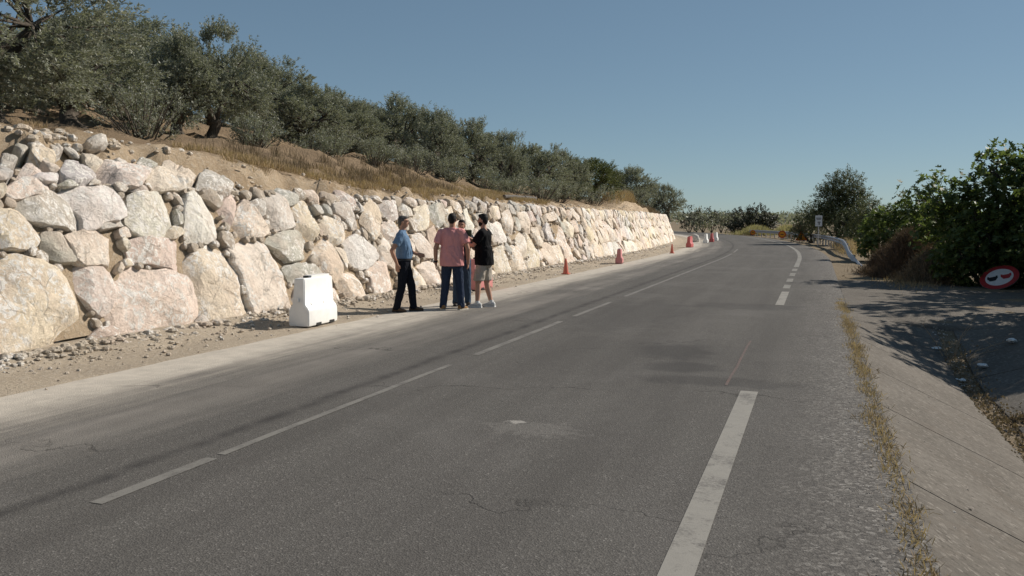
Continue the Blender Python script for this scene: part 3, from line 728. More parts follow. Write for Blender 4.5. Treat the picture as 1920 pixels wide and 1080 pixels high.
# ------------------------------------------------------------------ trees
def olive(seed, h=3.8, w=3.2, ncl=70, spr=15, lpl=34, lean=0., low=-.86):
    """trunk mesh and crown mesh of a gnarled olive, base at the origin"""
    rs = np.random.default_rng(seed); rr = random.Random(seed); mb = MB()
    fork = Vector((lean * .8, rr.uniform(-.12, .12), h * rr.uniform(.22, .30)))
    tp = []; rad = []
    for i in range(8):
        t = i / 7; tp.append(Vector((fork.x * t + .07 * math.sin(t * 5 + seed), fork.y * t + .06 * math.cos(t * 4 + seed), fork.z * t - .12 * (i == 0))))
        rad.append((.34 - .16 * min(1, t * 2.2)) * h / 3.8 + (.04 if i == 7 else 0))
    mb.tube(tp, rad, 11, jit=.5)
    zc = h * .55; rz = h * .46; C_ = []
    while len(C_) < ncl:
        p = rs.normal(size=3); p /= np.linalg.norm(p); r = rs.uniform(.35, .95) ** .6
        q = p * r * np.array([w / 2, w / 2, rz])
        if q[2] < rz * low: continue
        lump = 1 + .42 * mn.noise(Vector(p * 1.7) + Vector((seed * 2.3, 0, 0)))
        C_.append(q * lump + np.array([lean * .9, 0, zc]))
    for _ in range(7): a_ = rs.uniform(0, 6.28); rr2 = rs.uniform(.0, .30) * w; C_.append(np.array([lean * .9 + math.cos(a_) * rr2, math.sin(a_) * rr2, h * rs.uniform(.93, 1.03)]))
    C_ = np.array(C_); ncl = len(C_)
    # main limbs
    nl = rr.randint(3, 4)
    heads = []
    for i in range(nl):
        a = seed + i * 6.283 / nl + rr.uniform(-.4, .4); e = Vector((fork.x + math.cos(a) * w * .20, fork.y + math.sin(a) * w * .20, h * rr.uniform(.48, .62)))
        mid = fork.lerp(e, .5) + Vector((rr.uniform(-.1, .1), rr.uniform(-.1, .1), -.05)); heads.append(e)
        mb.tube([fork - Vector((0, 0, .15)), fork.lerp(mid, .5), mid, mid.lerp(e, .5), e], [.16, .135, .115, .10, .075], 8, jit=.4)
    for c in C_[: max(18, ncl // 2)]:
        cv = Vector(c); b = min(heads, key=lambda q: (q - cv).length); m_ = b.lerp(cv, .5) + Vector((rr.uniform(-.1, .1), rr.uniform(-.1, .1), rr.uniform(-.05, .12)))
        mb.tube([b, m_, cv], [.045, .03, .012], 5, cap=False)
    trunk = mesh('trunk', mb.v, mb.f, True); trunk.materials.append(M_BARK)
    nS = ncl * spr
    ci = np.repeat(np.arange(ncl), spr)
    cr = rs.uniform(.24, .44, ncl) * h / 3.8; cr[-7:] *= .62
    off = unit(rs.normal(size=(nS, 3))) * (rs.random(nS) ** .45)[:, None] * cr[ci][:, None]
    O = C_[ci] + off
    outd = unit(O - np.array([lean * .9, 0, zc - .3]))
    hi = np.clip((O[:, 2] - zc) / rz, -1, 1)
    d = unit(outd * .55 + off / cr[ci][:, None] * .45 + np.array([0, 0, 1.]) * (.35 + .55 * hi)[:, None] + rs.normal(size=(nS, 3)) * .28)
    sl = rs.uniform(.22, .50, nS) * h / 3.8 * (1 + .35 * (hi > .55))
    li = np.repeat(np.arange(nS), lpl); t = rs.random(len(li))
    P = O[li] + d[li] * (t * sl[li])[:, None] + rs.normal(size=(len(li), 3)) * .012
    D_ = unit(d[li] * .75 + unit(rs.normal(size=(len(li), 3))) * .75)
    S_ = unit(np.cross(D_, unit(rs.normal(size=(len(li), 3)))))
    L_ = rs.uniform(.06, .115, len(li)); W_ = L_ * rs.uniform(.26, .38, len(li))
    rnd = np.clip(np.repeat(rs.random(nS), lpl) * .5 + rs.random(len(li)) * .5, 0, 1)
    crown = leaves('crown', P, D_, S_, L_, W_, M_OLIVE, rnd=rnd)
    zz = P[:, 2]; crown['h'] = float(np.percentile(zz, 99.7)) + .05; crown['w'] = float(2 * np.percentile(np.hypot(P[:, 0] - lean * .9, P[:, 1]), 96))
    return trunk, crown
OV = [olive(11, low=-.8), olive(23, lean=.25, low=-.5), olive(37, w=2.8, low=-.55), olive(41, w=3.5, low=-.5), olive(59, w=3.0, lean=-.2)]
OBIG = olive(71, h=4.6, w=4.6, ncl=110, spr=18, lpl=38, low=-.7)
def tree(name, tm, cm, loc, sc, rz, label, cat, group, crown_mat=None):
    e = tag(empty(name, loc, rz), label, cat, group); e.scale = sc
    link('trunk', tm, None, e); c = link('crown', cm, None, e)
    if crown_mat: c.material_slots[0].link = 'OBJECT'; c.material_slots[0].material = crown_mat
    return e
def on_hill(px, dist):                                   # column px of the photo, dist metres behind the crest of the bank
    lo = 5.; best = (9e9, 5.)
    while lo < 120:
        p = at(px, 415, lo); u = p[0] - float(bend(p[1])); best = min(best, (u, lo))
        if u < -11.3 - dist: break
        lo += .1
    else: lo = best[1]
    p = at(px, 415, lo); return p[0], p[1], hillz(p[0], p[1]), lo
GO = 'olive trees of the grove above the wall'
trees = [  # px, dist, top y, crown width px, variant, label
 (-14, 1.0, -150, 470, 'B', 'large olive tree at the left edge, its crown running out of the picture'),
 (146, 4.6, 30, 300, 1, 'olive tree with dark leaning trunk, second from the left'),
 (338, 5.6, 68, 150, 2, 'narrow olive tree with forked trunk between the leaning one and the tallest'),
 (404, 5.4, 50, 200, 3, 'tall olive tree with thick double trunk and spiky top behind the dry grass'),
 (578, 5.0, 158, 165, 0, 'round olive tree right of the tall spiky one, above the white barrier'),
 (672, 4.8, 193, 118, 2, 'small grey-green olive tree above the man in blue'),
 (752, 5.4, 184, 135, 0, 'olive tree with dark hollow underneath, up and left of the group of men'),
 (826, 3.2, 206, 118, 4, 'bushy olive tree directly above the man in pink'),
 (884, 3.0, 224, 106, 0, 'olive tree above the man in black, leaves down to the ground'),
 (948, 3.2, 248, 84, 4, 'slim olive tree with raised top just right of the man in black'),
 (1004, 2.6, 272, 126, 0, 'wide olive tree behind the pipe on the bank'),
 (1056, 2.4, 284, 92, 4, 'olive tree left of the greener round bush-like tree'),
 (1112, 2.0, 297, 118, 0, 'round yellow-green tree among the grey olives'),
 (1188, 1.2, 313, 88, 4, 'dark olive tree behind the tall golden grass'),
 (1250, 1.0, 346, 58, 4, 'last olive tree on the bank at the far end of the wall'),
 (60, 8.5, 60, 300, 0, 'olive tree in the second row behind the large one at the left edge'),
 (262, 9.0, 36, 230, 4, 'olive tree of the back row with pointed top, left of the forked one'),
 (492, 9.5, 108, 180, 0, 'olive tree of the back row filling the gap right of the tallest'),
 (626, 10, 178, 150, 4, 'olive tree of the back row between the round and the small one'),
 (716, 10, 205, 130, 0, 'olive tree of the back row left of the dark hollow'),
 (800, 10, 222, 120, 4, 'olive tree of the back row above and between the men'),
 (918, 9, 250, 100, 0, 'olive tree of the back row right of the one above the man in black'),
 (978, 9, 278, 90, 4, 'olive tree of the back row behind the slim one'),
 (1080, 6, 300, 80, 0, 'olive tree of the back row left of the yellow-green tree'),
 (1152, 3, 318, 80, 4, 'olive tree of the back row above the golden grass'),
 (30, 14, 70, 300, 4, 'olive tree of the third row deep behind the one at the left edge'),
 (190, 14, 70, 260, 0, 'olive tree of the third row behind the leaning trunk'),
 (330, 14, 78, 220, 4, 'olive tree of the third row behind the forked trunk'),
 (455, 14, 110, 200, 0, 'olive tree of the third row right behind the tallest'),
 (555, 14, 165, 170, 4, 'olive tree of the third row left of the round one'),
 (690, 14, 205, 150, 4, 'olive tree of the third row above the man in blue'),
 (1222, .6, 345, 60, 0, 'olive tree of the back row next to the last one on the bank')]
for i, (px, dist, top, wpx, var, lab) in enumerate(trees):
    x, y, z, d = on_hill(px, dist); zt = CAMH + (415 - top) * d / 1600.; h = zt - z + .1; wd = wpx * d / 1600.
    tm, cm = OBIG if var == 'B' else OV[var]; h0, w0 = cm['h'], cm['w']
    o = tree('olive_tree', tm, cm, (x, y, z - .1), (wd / w0 * 1.06, wd / w0 * 1.06, h / h0), i * 1.9 + .4, lab, 'tree', GO, M_OLIVE2 if 'yellow-green' in lab else None)
    print('tree %d d=%.1f h=%.2f w=%.2f base_y=%.0f' % (i, d, h, wd, 415 - (z - CAMH) * 1600 / d))
# young shoots at the feet of the olives
def shrub(name, loc, h, w, n, m, label, cat, group=None, seed=0, L=(.05, .09), asp=.28, up=.9, stems=True, tpl=None, droop=0, flat=.0, spr=70, clus=True):
    rs = np.random.default_rng(seed); e = tag(empty(name, loc), label, cat, group)
    k = max(10, n // spr)
    B_ = rs.normal(size=(k, 3)) * np.array([w * .24, w * .24, 0]); B_[:, 2] = rs.random(k) ** .8 * h * .72
    d = unit(B_ * np.array([1., 1, .0]) / w * 1.8 + rs.normal(size=(k, 3)) * .35 + np.array([0, 0, up]))
    sl = rs.uniform(.25, .5, k) * min(h, 1.6) * .8
    li = np.repeat(np.arange(k), spr); t = rs.random(len(li)) 
    P = B_[li] + d[li] * (t * sl[li])[:, None] + rs.normal(size=(len(li), 3)) * (.05 if clus else .12)
    D_ = unit(d[li] * .7 + unit(rs.normal(size=(len(li), 3))) * .8 - np.array([0, 0, flat])); S_ = unit(np.cross(D_, unit(rs.normal(size=(len(li), 3)))))
    L_ = rs.uniform(*L, len(li)); me = leaves('foliage', P, D_, S_, L_, L_ * asp * rs.uniform(.8, 1.2, len(li)), m, tpl, np.clip(np.repeat(rs.random(k), spr) * .5 + rs.random(len(li)) * .5, 0, 1), droop)
    link('foliage', me, None, e)
    if stems:
        mb = MB()
        for i in range(min(k, 46)):
            tip = Vector(B_[i] + d[i] * sl[i]); bs = Vector((B_[i][0] * .35, B_[i][1] * .35, -.05)); md = bs.lerp(tip, .5) + Vector((0, 0, .06))
            mb.tube([bs, md, tip], [.014 * h, .009 * h, .003], 4, cap=False)
        mb.build('stem', M_BARK, e)
    return e
GS = 'olive shoots growing at the feet of the trees'
for i, (px, dist, h, w, lab) in enumerate([(272, 2.6, 1.25, 2.0, 'silvery olive shoots with one tall sprig between the leaning and forked trunks'),
        (480, 2.9, 1.0, 1.3, 'bushy olive shoots right of the tall tree trunk'), (620, 3.0, .9, 1.5, 'olive shoots below the round olive tree'), (842, 2.2, 1.1, 1.3, 'upright olive shoots at the grass edge above the man in pink'),
        (905, 2.4, 1.0, 1.6, 'grey olive shoots reaching the bank above the man in black'), (1075, 2.0, 1.2, 2.2, 'green shoots low on the bank below the yellow-green tree'), (1215, .6, 1.2, 2.2, 'dull green scrub at the far end of the bank'), (955, 1.4, 1.0, 2.2, 'olive shoots on the bank just left of the pipe'), (1012, 1.1, 1.1, 2.6, 'olive shoots on the bank behind the right end of the pipe'), (1045, 1.0, 1.1, 2.6, 'low olive shoots left of the yellow-green tree'), (1110, .9, 1.3, 3.0, 'thick olive shoots right under the yellow-green tree'), (1180, .5, 1.3, 2.6, 'olive shoots just past the golden grass'), (775, 2.4, 1.0, 1.8, 'olive shoots in the dark hollow left of the men'), (705, 2.6, .9, 1.6, 'olive shoots rising from the brown weeds above the man in blue')]):
    x, y, z, d = on_hill(px, dist); shrub('olive_shoots', (x, y, z - .05), h, w, 5200, M_OLIVE2 if 'low on the bank' in lab else M_OLIVE, lab, 'shrub', GS, seed=90 + i, asp=.24)

# dry grass along the crest of the bank
def grass(name, pts, hgt, m, label, cat='grass', width=.008, per=1, lean=.35):
    pts = np.array(pts); n = len(pts)
    D_ = unit(rng.normal(size=(n, 3)) * lean + np.array([0, 0, 1.])); S_ = perp(D_); L_ = hgt * rng.uniform(.5, 1.25, n)
    me = leaves(name, pts, D_, S_, L_, np.full(n, width) * rng.uniform(.6, 1.4, n), m, [(0, -.3), (0, .3), (.6, .5), (1, 0), (.6, -.5)])
    return tag(link(name, me), label, cat, kind='stuff')
def hpts(n, y0, y1, d0, d1, clump=1.2, thr=0.):
    o = []
    while len(o) < n:
        Y = random.uniform(y0, y1); dd = d0 + (d1 - d0) * random.random(); u = -11.3 - dd
        if mn.noise(Vector((u * clump, Y * clump, 7))) < thr: continue
        X = u + float(bend(Y)); o.append((X, Y, float(hill(u, Y)) - .02))
    return o
grass('dry_grass', hpts(21000, 14.2, 36, -.35, 1.5, 1.6, thr=-.05), .20, M_STRAW, 'golden dry grass along the top of the bank below the olives', width=.011)
grass('dry_grass', hpts(3600, 16, 27, .3, 2.0, 2.2, .15), .36, M_WEED, 'tall brown seeded weeds standing in the golden grass', width=.010, lean=.22)
def mound_pts(n):
    o = []
    for _ in range(n):
        Y = random.gauss(59, 2.2); u = -11.6 - abs(random.gauss(0, .8)) + .25
        o.append((u + float(bend(Y)), Y, float(hill(u, Y)) - .03 + random.random() * .45 * math.exp(-((Y - 58.5) / 2.4) ** 2)))
    return o
grass('dry_grass', mound_pts(4200), .48, M_STRAW, 'tall golden grass tuft on the mound near the far end of the wall', width=.02, lean=.3)
grass('dry_grass', hpts(9000, 86, 160, -2.2, 5, .3, -.3), .35, M_WEED, 'brown grass on the far bank beyond the wall', width=.04)
grass('dry_grass', hpts(2200, 7, 14, 2.2, 6, .8, .05), .18, M_STRAW, 'sparse dry grass under the nearest olive trees', width=.012)
grass('dry_grass', hpts(5000, 66, 86, -.9, 2.6, .6, -.2), .45, M_WEED, 'faded scrub grass at the end of the wall top', width=.025)

# ------------------------------------------------------------------ ditch on the right, in concrete slabs
ditch = tag(empty('drainage_ditch', (1.9, 8, 0)), kind='structure')
def dprof(u, Y):
    k = float(1 - sstep(13.5, 18.2, Y)); lip = -.015
    return lip - (.68 * k + .05) * float(min(1, max(0, (u - .56) / 1.48)))
def slab(u0, u1, z0, z1, y0, y1, nm='slab', th=.09, nx=5, ny=7, mat_=None):
    v = []; f = []
    for s_ in (0, 1):
        for j in range(ny):
            for i in range(nx):
                a = i / (nx - 1); b = j / (ny - 1); u = lerp(u0, u1, a); Y = lerp(y0, y1, b)
                k = float(1 - sstep(13.5, 18.2, Y)); z = lerp(z0 if z0 > -.2 else z0 * k - .12 * (1 - k), z1 if z1 > -.2 else z1 * k - .12 * (1 - k), a)
                e = .012 * mn.noise(Vector((u * 2, Y * 2, 1)))
                if j in (0, ny - 1): Y += .02 * mn.noise(Vector((u * 6, Y * 3, 5)))
                v.append((u, Y, z + e - s_ * th))
    N = nx * ny
    for j in range(ny - 1):
        for i in range(nx - 1):
            q = j * nx + i; f.append((q, q + 1, q + nx + 1, q + nx)); f.append((N + q + nx, N + q + nx + 1, N + q + 1, N + q))
    for i in range(nx - 1):
        f.append((i, N + i, N + i + 1, i + 1)); q = (ny - 1) * nx + i; f.append((q + 1, N + q + 1, N + q, q))
    for j in range(ny - 1):
        q = j * nx; f.append((q, q + nx, N + q + nx, N + q)); q = j * nx + nx - 1; f.append((q, N + q, N + q + nx, q + nx))
    o = link(nm, mesh(nm, [Vector(p) - ditch.location for p in v], f, True, 30), mat_ or M_CONC, ditch); return o
js = [-3.8, -1.3, 1.2, 3.75, 6.2, 8.7, 11.2, 13.7, 16.2, 18.6]
for a, b in zip(js, js[1:]):
    slab(.58, 2.06, -.02, -.74, a + .012, b - .012)
    if b < 12: slab(2.30, 3.8, -.73, -.04, a + .35, min(b, 11.0) + .32)
    elif a > 11 and b < 17: slab(2.34, 4.1, -.75, -.10, a + .75, b + .72)
bed = strip('ditch_bed', geom(1.95, 2.5, 6), list(np.arange(-3.8, 18.8, .3)), lambda U, Y: (-.78) * (1 - sstep(13.5, 18.2, Y)) - .12 * sstep(13.5, 18.2, Y) , M_GRD, rough=.04)
tag(bed, kind='structure')
tag(strip('driveway', geom(.62, 14, 20), [16.87] + list(np.arange(16.9, 27, .5)), lambda U, Y: -.95 * (Y < 16.89) * (U > 1.4) - .022 - .05 * sstep(1, 4, U) - (1 - sstep(16.9, 18.6, Y)) * (.03 + .12 * sstep(.6, 2, U)), M_CONC, rough=.015), kind='structure')
# straw weeds in the joint between asphalt and concrete
def jp(n, y0, y1, u0=.40, u1=.68, thr=-.12):
    o = []
    while len(o) < n:
        Y = random.uniform(y0, y1); g_ = mn.noise(Vector((1, Y * 1.1, 9))) + .6 * mn.noise(Vector((1, Y * 4.1, 2))); u = random.gauss((u0 + u1) / 2, (u1 - u0) / 3.2 * (.7 + .5 * g_)) + .07 * mn.noise(Vector((0, Y * 1.2, 3)))
        if g_ + random.gauss(0, .28) < thr: continue
        o.append((u, Y, -.02))
    return o
grass('joint_grass', jp(5200, 2.6, 20, .40, .64, thr=-.10), .062, M_STRAW, 'dry straw weeds in the joint between asphalt and concrete ditch', width=.006, lean=.7)
grass('joint_grass', jp(1500, 2.6, 16, thr=.15), .065, M_WEED, 'grey dead weeds scattered through the straw in the road joint', width=.005, lean=.7)
it = []
for k in range(1500):
    Y = 2.2 + 16 * random.random() ** 1.3; u = random.choice([random.gauss(.36, .10), random.gauss(2.18, .13)])
    z = .0 if u < .5 else -.765 * float(1 - sstep(13.5, 18.2, Y)) - .1 * float(sstep(13.5, 18.2, Y)); it.append((u, Y, z, random.choice([.003, .004, .005, .007]) * (3.0 if u > 1 else 1)))
scatter('loose_chippings', it, PB, M_STONE, 'loose grey chippings on the right road shoulder and ditch bed', 'gravel', color=(.42, .39, .35, 1))
it = [(random.uniform(.7, 1.85), random.uniform(3, 12)) for _ in range(60)]
scatter('ditch_crumbs', [(u, Y, dprof(u, Y) + .004, random.choice([.004, .006, .008, .014])) for u, Y in it], PB, M_STONE, 'dark crumbs of asphalt lying on the concrete ditch slope', 'crumbs', color=(.10, .09, .08, 1))
# leaf litter and straw along the ditch bottom
pts_ = [(random.gauss(2.18, .14), random.uniform(4, 16), 0) for _ in range(2600)] + [(random.uniform(2.2, 4.0), 11.7 + random.gauss(0, .13) + .0, 0) for _ in range(1500)]
pts_ = [(u, Y, (-.755 if u < 2.33 else lerp(-.73, -.06, (u - 2.33) / 1.6)) * float(1 - sstep(13.5, 18.2, Y)) + .01) for u, Y, _ in pts_]
grass('leaf_litter', pts_, .05, M_WEED, 'dead leaves and straw collected along the ditch bottom', 'leaf litter', width=.022, lean=1.6)
M_WHITEP = simple('crumpled_white_paper', (.70, .70, .68), .7, .1, 20, .3)
def ditch_z(u, Y):
    k = float(1 - sstep(13.5, 18.2, Y)); z = float(np.interp(u, [.58, 2.06, 2.1, 2.3, 3.8], [-.02, -.74, -.77, -.73, -.05]))
    return z * k + (1 - k) * max(z, -.12)
def crumple(loc, s, label, cat='litter', group=None, seed=0):
    v, f = rock_mesh(300 + seed, 9, 6); v = [(a * s * 1.3 * (1 + .7 * mn.noise(Vector((a, b, c)) * 3)), b * s * (1 + .7 * mn.noise(Vector((b, c, a)) * 3)), c * s * (.8 + .6 * mn.noise(Vector((c, a, b)) * 3))) for a, b, c in v]
    me = mesh('litter', v, f, True, 20); return tag(link('litter', me, M_WHITEP, None, loc), label, cat, group)
GL = 'pieces of white litter'
for i, (px, py, z, s, lab) in enumerate([(1800, 716, -.70, .065, 'crumpled white paper at the ditch bottom beside the dry weed'), (1843, 688, -.55, .06, 'white scrap in the leaf litter right of the dry weed'),
        (1755, 655, -.62, .05, 'small pale scrap in the shaded ditch hollow'), (1897, 640, -.35, .07, 'flattened white wrapper in the shade near the right edge'), (1523, 449, .02, .22, 'white bag lying under the guardrail')]):
    if px > 1600:
        t_ = 6.
        while t_ < 25:
            p = at(px, py, t_)
            if p[2] <= ditch_z(p[0], p[1]): break
            t_ += .03
        z = ditch_z(p[0], p[1])
    else: p = ground(px, py, z)
    crumple((p[0], p[1], z + s * .25), s, lab, 'litter', GL, i)

# dry weed with long bare stalks in the ditch
p = ground(1782, 694, -.72)
e = tag(empty('dry_weed', (p[0], p[1], -.75)), 'dead weed with long bare stalks rising from the ditch bottom', 'weed'); 
for k, tp in enumerate([(.42, .2, 1.0), (.3, .15, .75), (-.45, .1, .78), (-.15, 0, .55), (.9, .2, .55), (.75, .1, .4)]):
    mb = MB(); a = Vector((0, 0, 0)); b = Vector(tp); m1 = a.lerp(b, .5) + Vector((-.06 * (tp[0] > 0), 0, .08)); mb.tube([a, a.lerp(m1, .5), m1, m1.lerp(b, .6), b], [.008, .007, .006, .004, .002], 5)
    for j in range(7):
        q = m1.lerp(b, j / 7.); mb.tube([q, q + Vector((random.uniform(-.14, .14), random.uniform(-.1, .1), random.uniform(.02, .16)))], [.003, .001], 4)
    mb.build('stalk', M_WEED if False else simple('dead_stalk_%d' % k, (.30, .22, .15), .9), e)
n = 260; Pb = rng.normal(size=(n, 3)) * np.array([.10, .10, 0]); Dd = unit(rng.normal(size=(n, 3)) * .4 + np.array([0, 0, 1.]))
link('blades', leaves('blades', Pb, Dd, perp(Dd), rng.uniform(.08, .26, n), np.full(n, .008), M_STRAW), None, e)['kind'] = 'stuff'

# ------------------------------------------------------------------ right-hand vegetation
FIGT = [(0, 0), (.10, .16), (.02, .42), (.26, .36), (.40, .22), (.48, .52), (.66, .40), (.62, .16), (.86, .16), (1.0, 0), (.86, -.16), (.62, -.16), (.66, -.40), (.48, -.52), (.40, -.22), (.26, -.36), (.02, -.42), (.10, -.16)]
def bushy(name, label, base, lobes, nleaf, L, m, tpl=None, asp=.8, droop=.15, group=None, cat='tree', seed=0, hang=.5, shell=.55, spr=8):
    """lobes: (dx, dy, z, rx, ry, rz) ellipsoids of foliage round the base"""
    rs = np.random.default_rng(seed); e = tag(empty(name, base), label, cat, group)
    vol = np.array([a[3] * a[4] * a[5] for a in lobes]) ** .75; pr = vol / vol.sum(); k = nleaf // spr
    li = rs.choice(len(lobes), k, p=pr); lb = np.array(lobes)[li]
    n_ = unit(rs.normal(size=(k, 3))); r_ = (shell + (1 - shell) * rs.random(k)) * (1 + .16 * np.array([mn.noise(Vector(q * 2.6) + Vector((seed, 0, 0))) for q in n_]))
    O = lb[:, :3] + n_ * r_[:, None] * lb[:, 3:]
    O[:, 2] = np.maximum(O[:, 2], .04)
    d = unit(n_ * .8 + np.array([0, 0, .35]) + rs.normal(size=(k, 3)) * .3)
    i2 = np.repeat(np.arange(k), spr); T = rs.random(len(i2))
    P = O[i2] + d[i2] * (T * L[1] * 1.8)[:, None] + rs.normal(size=(len(i2), 3)) * L[0] * .35
    D_ = unit(unit(rs.normal(size=(len(i2), 3))) * .9 + n_[i2] * .45 - np.array([0, 0, hang])); up = np.tile([0, 0, 1.], (len(i2), 1)) + n_[i2] * .5 + rs.normal(size=(len(i2), 3)) * .45
    S_ = unit(np.cross(D_, up)); L_ = rs.uniform(*L, len(i2))
    me = leaves('crown', P, D_, S_, L_, L_ * asp, m, tpl, np.clip(np.repeat(rs.random(k), spr) * .5 + rs.random(len(i2)) * .5, 0, 1), droop); link('crown', me, None, e)
    mb = MB(); bs = Vector((0, 0, -.1))
    for i, a in enumerate(lobes):
        c = Vector(a[:3]); m_ = bs.lerp(c, .45) + Vector((.15 * math.sin(i * 2.1), .15 * math.cos(i * 1.7), .1)); mb.tube([bs + Vector((.05 * math.sin(i), .05 * math.cos(i), 0)), m_, c], [.09, .06, .03], 7, jit=.3)
        for j in range(9):
            q = c + Vector(unit(rs.normal(size=3)) * np.array(a[3:]) * .85); mb.tube([c.lerp(m_, .3), c.lerp(q, .5) + Vector((0, 0, .06)), q], [.025, .016, .006], 5, cap=False)
    mb.build('trunk', M_BARK, e, True); return e
def ground_at(px, d, z=-.12):
    p = at(px, 415, d); return (float(p[0]), float(p[1]), z)
GF = 'fig trees on the right'
bushy('fig_tree', 'tall dark fig tree behind the fallen road sign at the right edge', ground_at(1905, 24.0), [(-2.05, .3, 2.35, .75, .75, .8), (-1.75, .2, 1.5, .75, .7, .95), (-.6, .1, 3.3, .45, .45, .45), (-.2, 0, 2.6, 1.1, 1.1, 1.1), (.9, .3, 2.9, 1.2, 1.2, 1.2), (-1.0, -.2, 1.9, .85, .9, .9), (.2, -.3, 1.2, 1.3, 1.1, 1.0), (1.6, 0, 1.6, 1.2, 1.2, 1.3), (-.75, .2, 1.2, .9, .9, .9)], 9000, (.13, .22), M_FIG, FIGT, .85, .22, GF, seed=1)
bushy('fig_tree', 'low leafy fig shoots beside and over the fallen road sign', ground_at(1856, 23.2), [(-.75, -.1, .8, .5, .5, .65), (.15, .2, 1.1, .75, .5, .75), (1.0, .1, 1.0, .8, .5, .85), (-.2, .1, .45, .8, .4, .4)], 3600, (.11, .18), M_FIG, FIGT, .85, .22, GF, seed=2)
bushy('fig_tree', 'fig bush right of the guardrail, behind the dead brush', ground_at(1680, 38), [(-.4, 0, 1.2, 1.0, 1.0, 1.1), (.9, .3, 1.5, 1.2, 1.0, 1.2), (2.0, .3, 1.3, 1.0, 1.0, 1.2), (-.7, -.3, .6, .7, .7, .6)], 6000, (.13, .21), M_FIG, FIGT, .85, .2, GF, seed=3)
bushy('fig_tree', 'large fig tree standing out of frame whose shade covers the driveway', (6.3, 18.6, -.1), [(0, 0, 2.9, 1.7, 1.6, 1.3), (-.5, .6, 2.1, 1.2, 1.1, 1.0), (.8, -.8, 2.4, 1.4, 1.3, 1.2), (.3, .8, 1.2, 1.5, 1.3, 1.0), (-.4, -.9, 1.3, 1.2, 1.2, 1.0)], 9500, (.13, .22), M_FIG, FIGT, .85, .2, GF, seed=4)
bushy('fig_tree', 'spreading fig tree out of frame to the right of the fallen sign', (6.5, 24.4, -.1), [(.2, -1.3, 4.6, .8, .8, .9), (0, 0, 2.7, 1.5, 1.5, 1.2), (.8, .6, 2.0, 1.3, 1.2, 1.1), (-.5, -.7, 1.6, 1.1, 1.1, 1.0), (.2, .2, 1.0, 1.5, 1.3, .9)], 7500, (.13, .22), M_FIG, FIGT, .85, .2, GF, seed=14)
bushy('roadside_tree', 'loose airy tree above the white sign by the bend', ground_at(1572, 64), [(.3, 0, 4.3, 1.5, 1.4, 1.35), (-.7, 0, 3.5, 1.2, 1.2, 1.1), (1.1, .3, 3.4, 1.2, 1.2, 1.1), (.1, 0, 2.4, 1.7, 1.4, 1.1), (-1.5, 0, 2.0, 1.0, 1.0, 1.0), (1.3, 0, 1.7, 1.3, 1.2, 1.1)], 36000, (.10, .17), M_ALM, None, .36, .1, seed=5, shell=.35, hang=.2, spr=14)
bushy('roadside_tree', 'low dark tree left of the airy tree, over the guardrail', ground_at(1524, 70), [(-.5, 0, 2.2, 1.1, 1.1, 1.2), (.6, 0, 2.2, 1.0, 1.0, 1.1), (0, 0, 1.1, 1.5, 1.3, 1.0), (-1.2, 0, 1.0, .7, .8, .9)], 9000, (.10, .17), M_ALM, None, .4, .1, seed=6, shell=.4, hang=.2, spr=14)
bushy('roadside_tree', 'mid green tree between the airy tree and the fig bush', ground_at(1628, 54), [(0, 0, 2.4, 1.0, 1.0, 1.0), (.8, 0, 1.7, 1.1, 1.0, 1.1), (-.5, 0, 1.3, 1.0, 1.0, 1.1)], 8000, (.09, .16), M_ALM, None, .42, .1, seed=7, shell=.4, hang=.2, spr=12)
bushy('roadside_tree', 'dense low tree behind the golden grass right of the white sign', ground_at(1606, 62), [(-.8, 0, 1.5, 1.2, 1.1, 1.4), (.8, 0, 1.8, 1.3, 1.1, 1.5), (2.2, 0, 1.4, 1.2, 1.1, 1.3), (0, 0, .8, 2.2, 1.2, .8)], 12000, (.10, .17), M_ALM, None, .42, .1, cat='tree', seed=17, shell=.4, hang=.2, spr=14)
bushy('dark_bush', 'dark purple-brown bush on the inside of the far bend', ground_at(1412, 114), [(-1.2, 0, 2.0, 1.6, 1.6, 1.5), (.6, 0, 2.3, 1.7, 1.6, 1.5), (1.9, 0, 1.6, 1.3, 1.4, 1.3), (-2.4, 0, 1.1, 1.1, 1.2, 1.2), (.3, 0, 1.0, 2.6, 1.8, 1.0)], 6500, (.2, .34), M_DARKL, None, .5, .1, cat='bush', seed=8, shell=.4, hang=.1, spr=12)
# dead brown brush
def brush(base, w, h, n, label, seed, m=M_BROWN):
    rs = np.random.default_rng(seed); e = tag(empty('dead_brush', base), label, 'brush', 'dead brush by the driveway')
    B_ = rs.normal(size=(n, 3)) * np.array([w * .24, w * .20, 0]); r_ = np.hypot(B_[:, 0], B_[:, 1]) / (w * .5); B_[:, 2] = rs.random(n) * h * np.clip(1 - r_ ** 2, .08, 1) * .85
    D_ = unit(rs.normal(size=(n, 3)) * .55 + np.array([0, 0, .75])); L_ = rs.uniform(.12, .42, n)
    link('twigs', leaves('twigs', B_, D_, unit(np.cross(D_, unit(rs.normal(size=(n, 3))))), L_, np.full(n, .014), m, [(0, -.5), (0, .5), (1, .12), (1, -.12)]), None, e)
    k = n // 3; q = rs.choice(n, k)
    Dk = unit(rs.normal(size=(k, 3))); link('dead_leaves', leaves('dead_leaves', B_[q] + D_[q] * L_[q][:, None] * .8, Dk, unit(np.cross(Dk, unit(rs.normal(size=(k, 3))))), rs.uniform(.03, .07, k), rs.uniform(.02, .04, k), m), None, e)
    return e
brush(ground_at(1708, 27), 1.9, 1.75, 15000, 'tall dead brown brush between the fig bushes', 21)
brush(ground_at(1672, 29), 1.6, 1.05, 9000, 'lower dead brown brush at the end of the guardrail', 22)
brush(ground_at(1742, 24.5), 1.3, 1.0, 6000, 'dead brush with straw at its foot left of the fig shoots', 23, M_WEED)
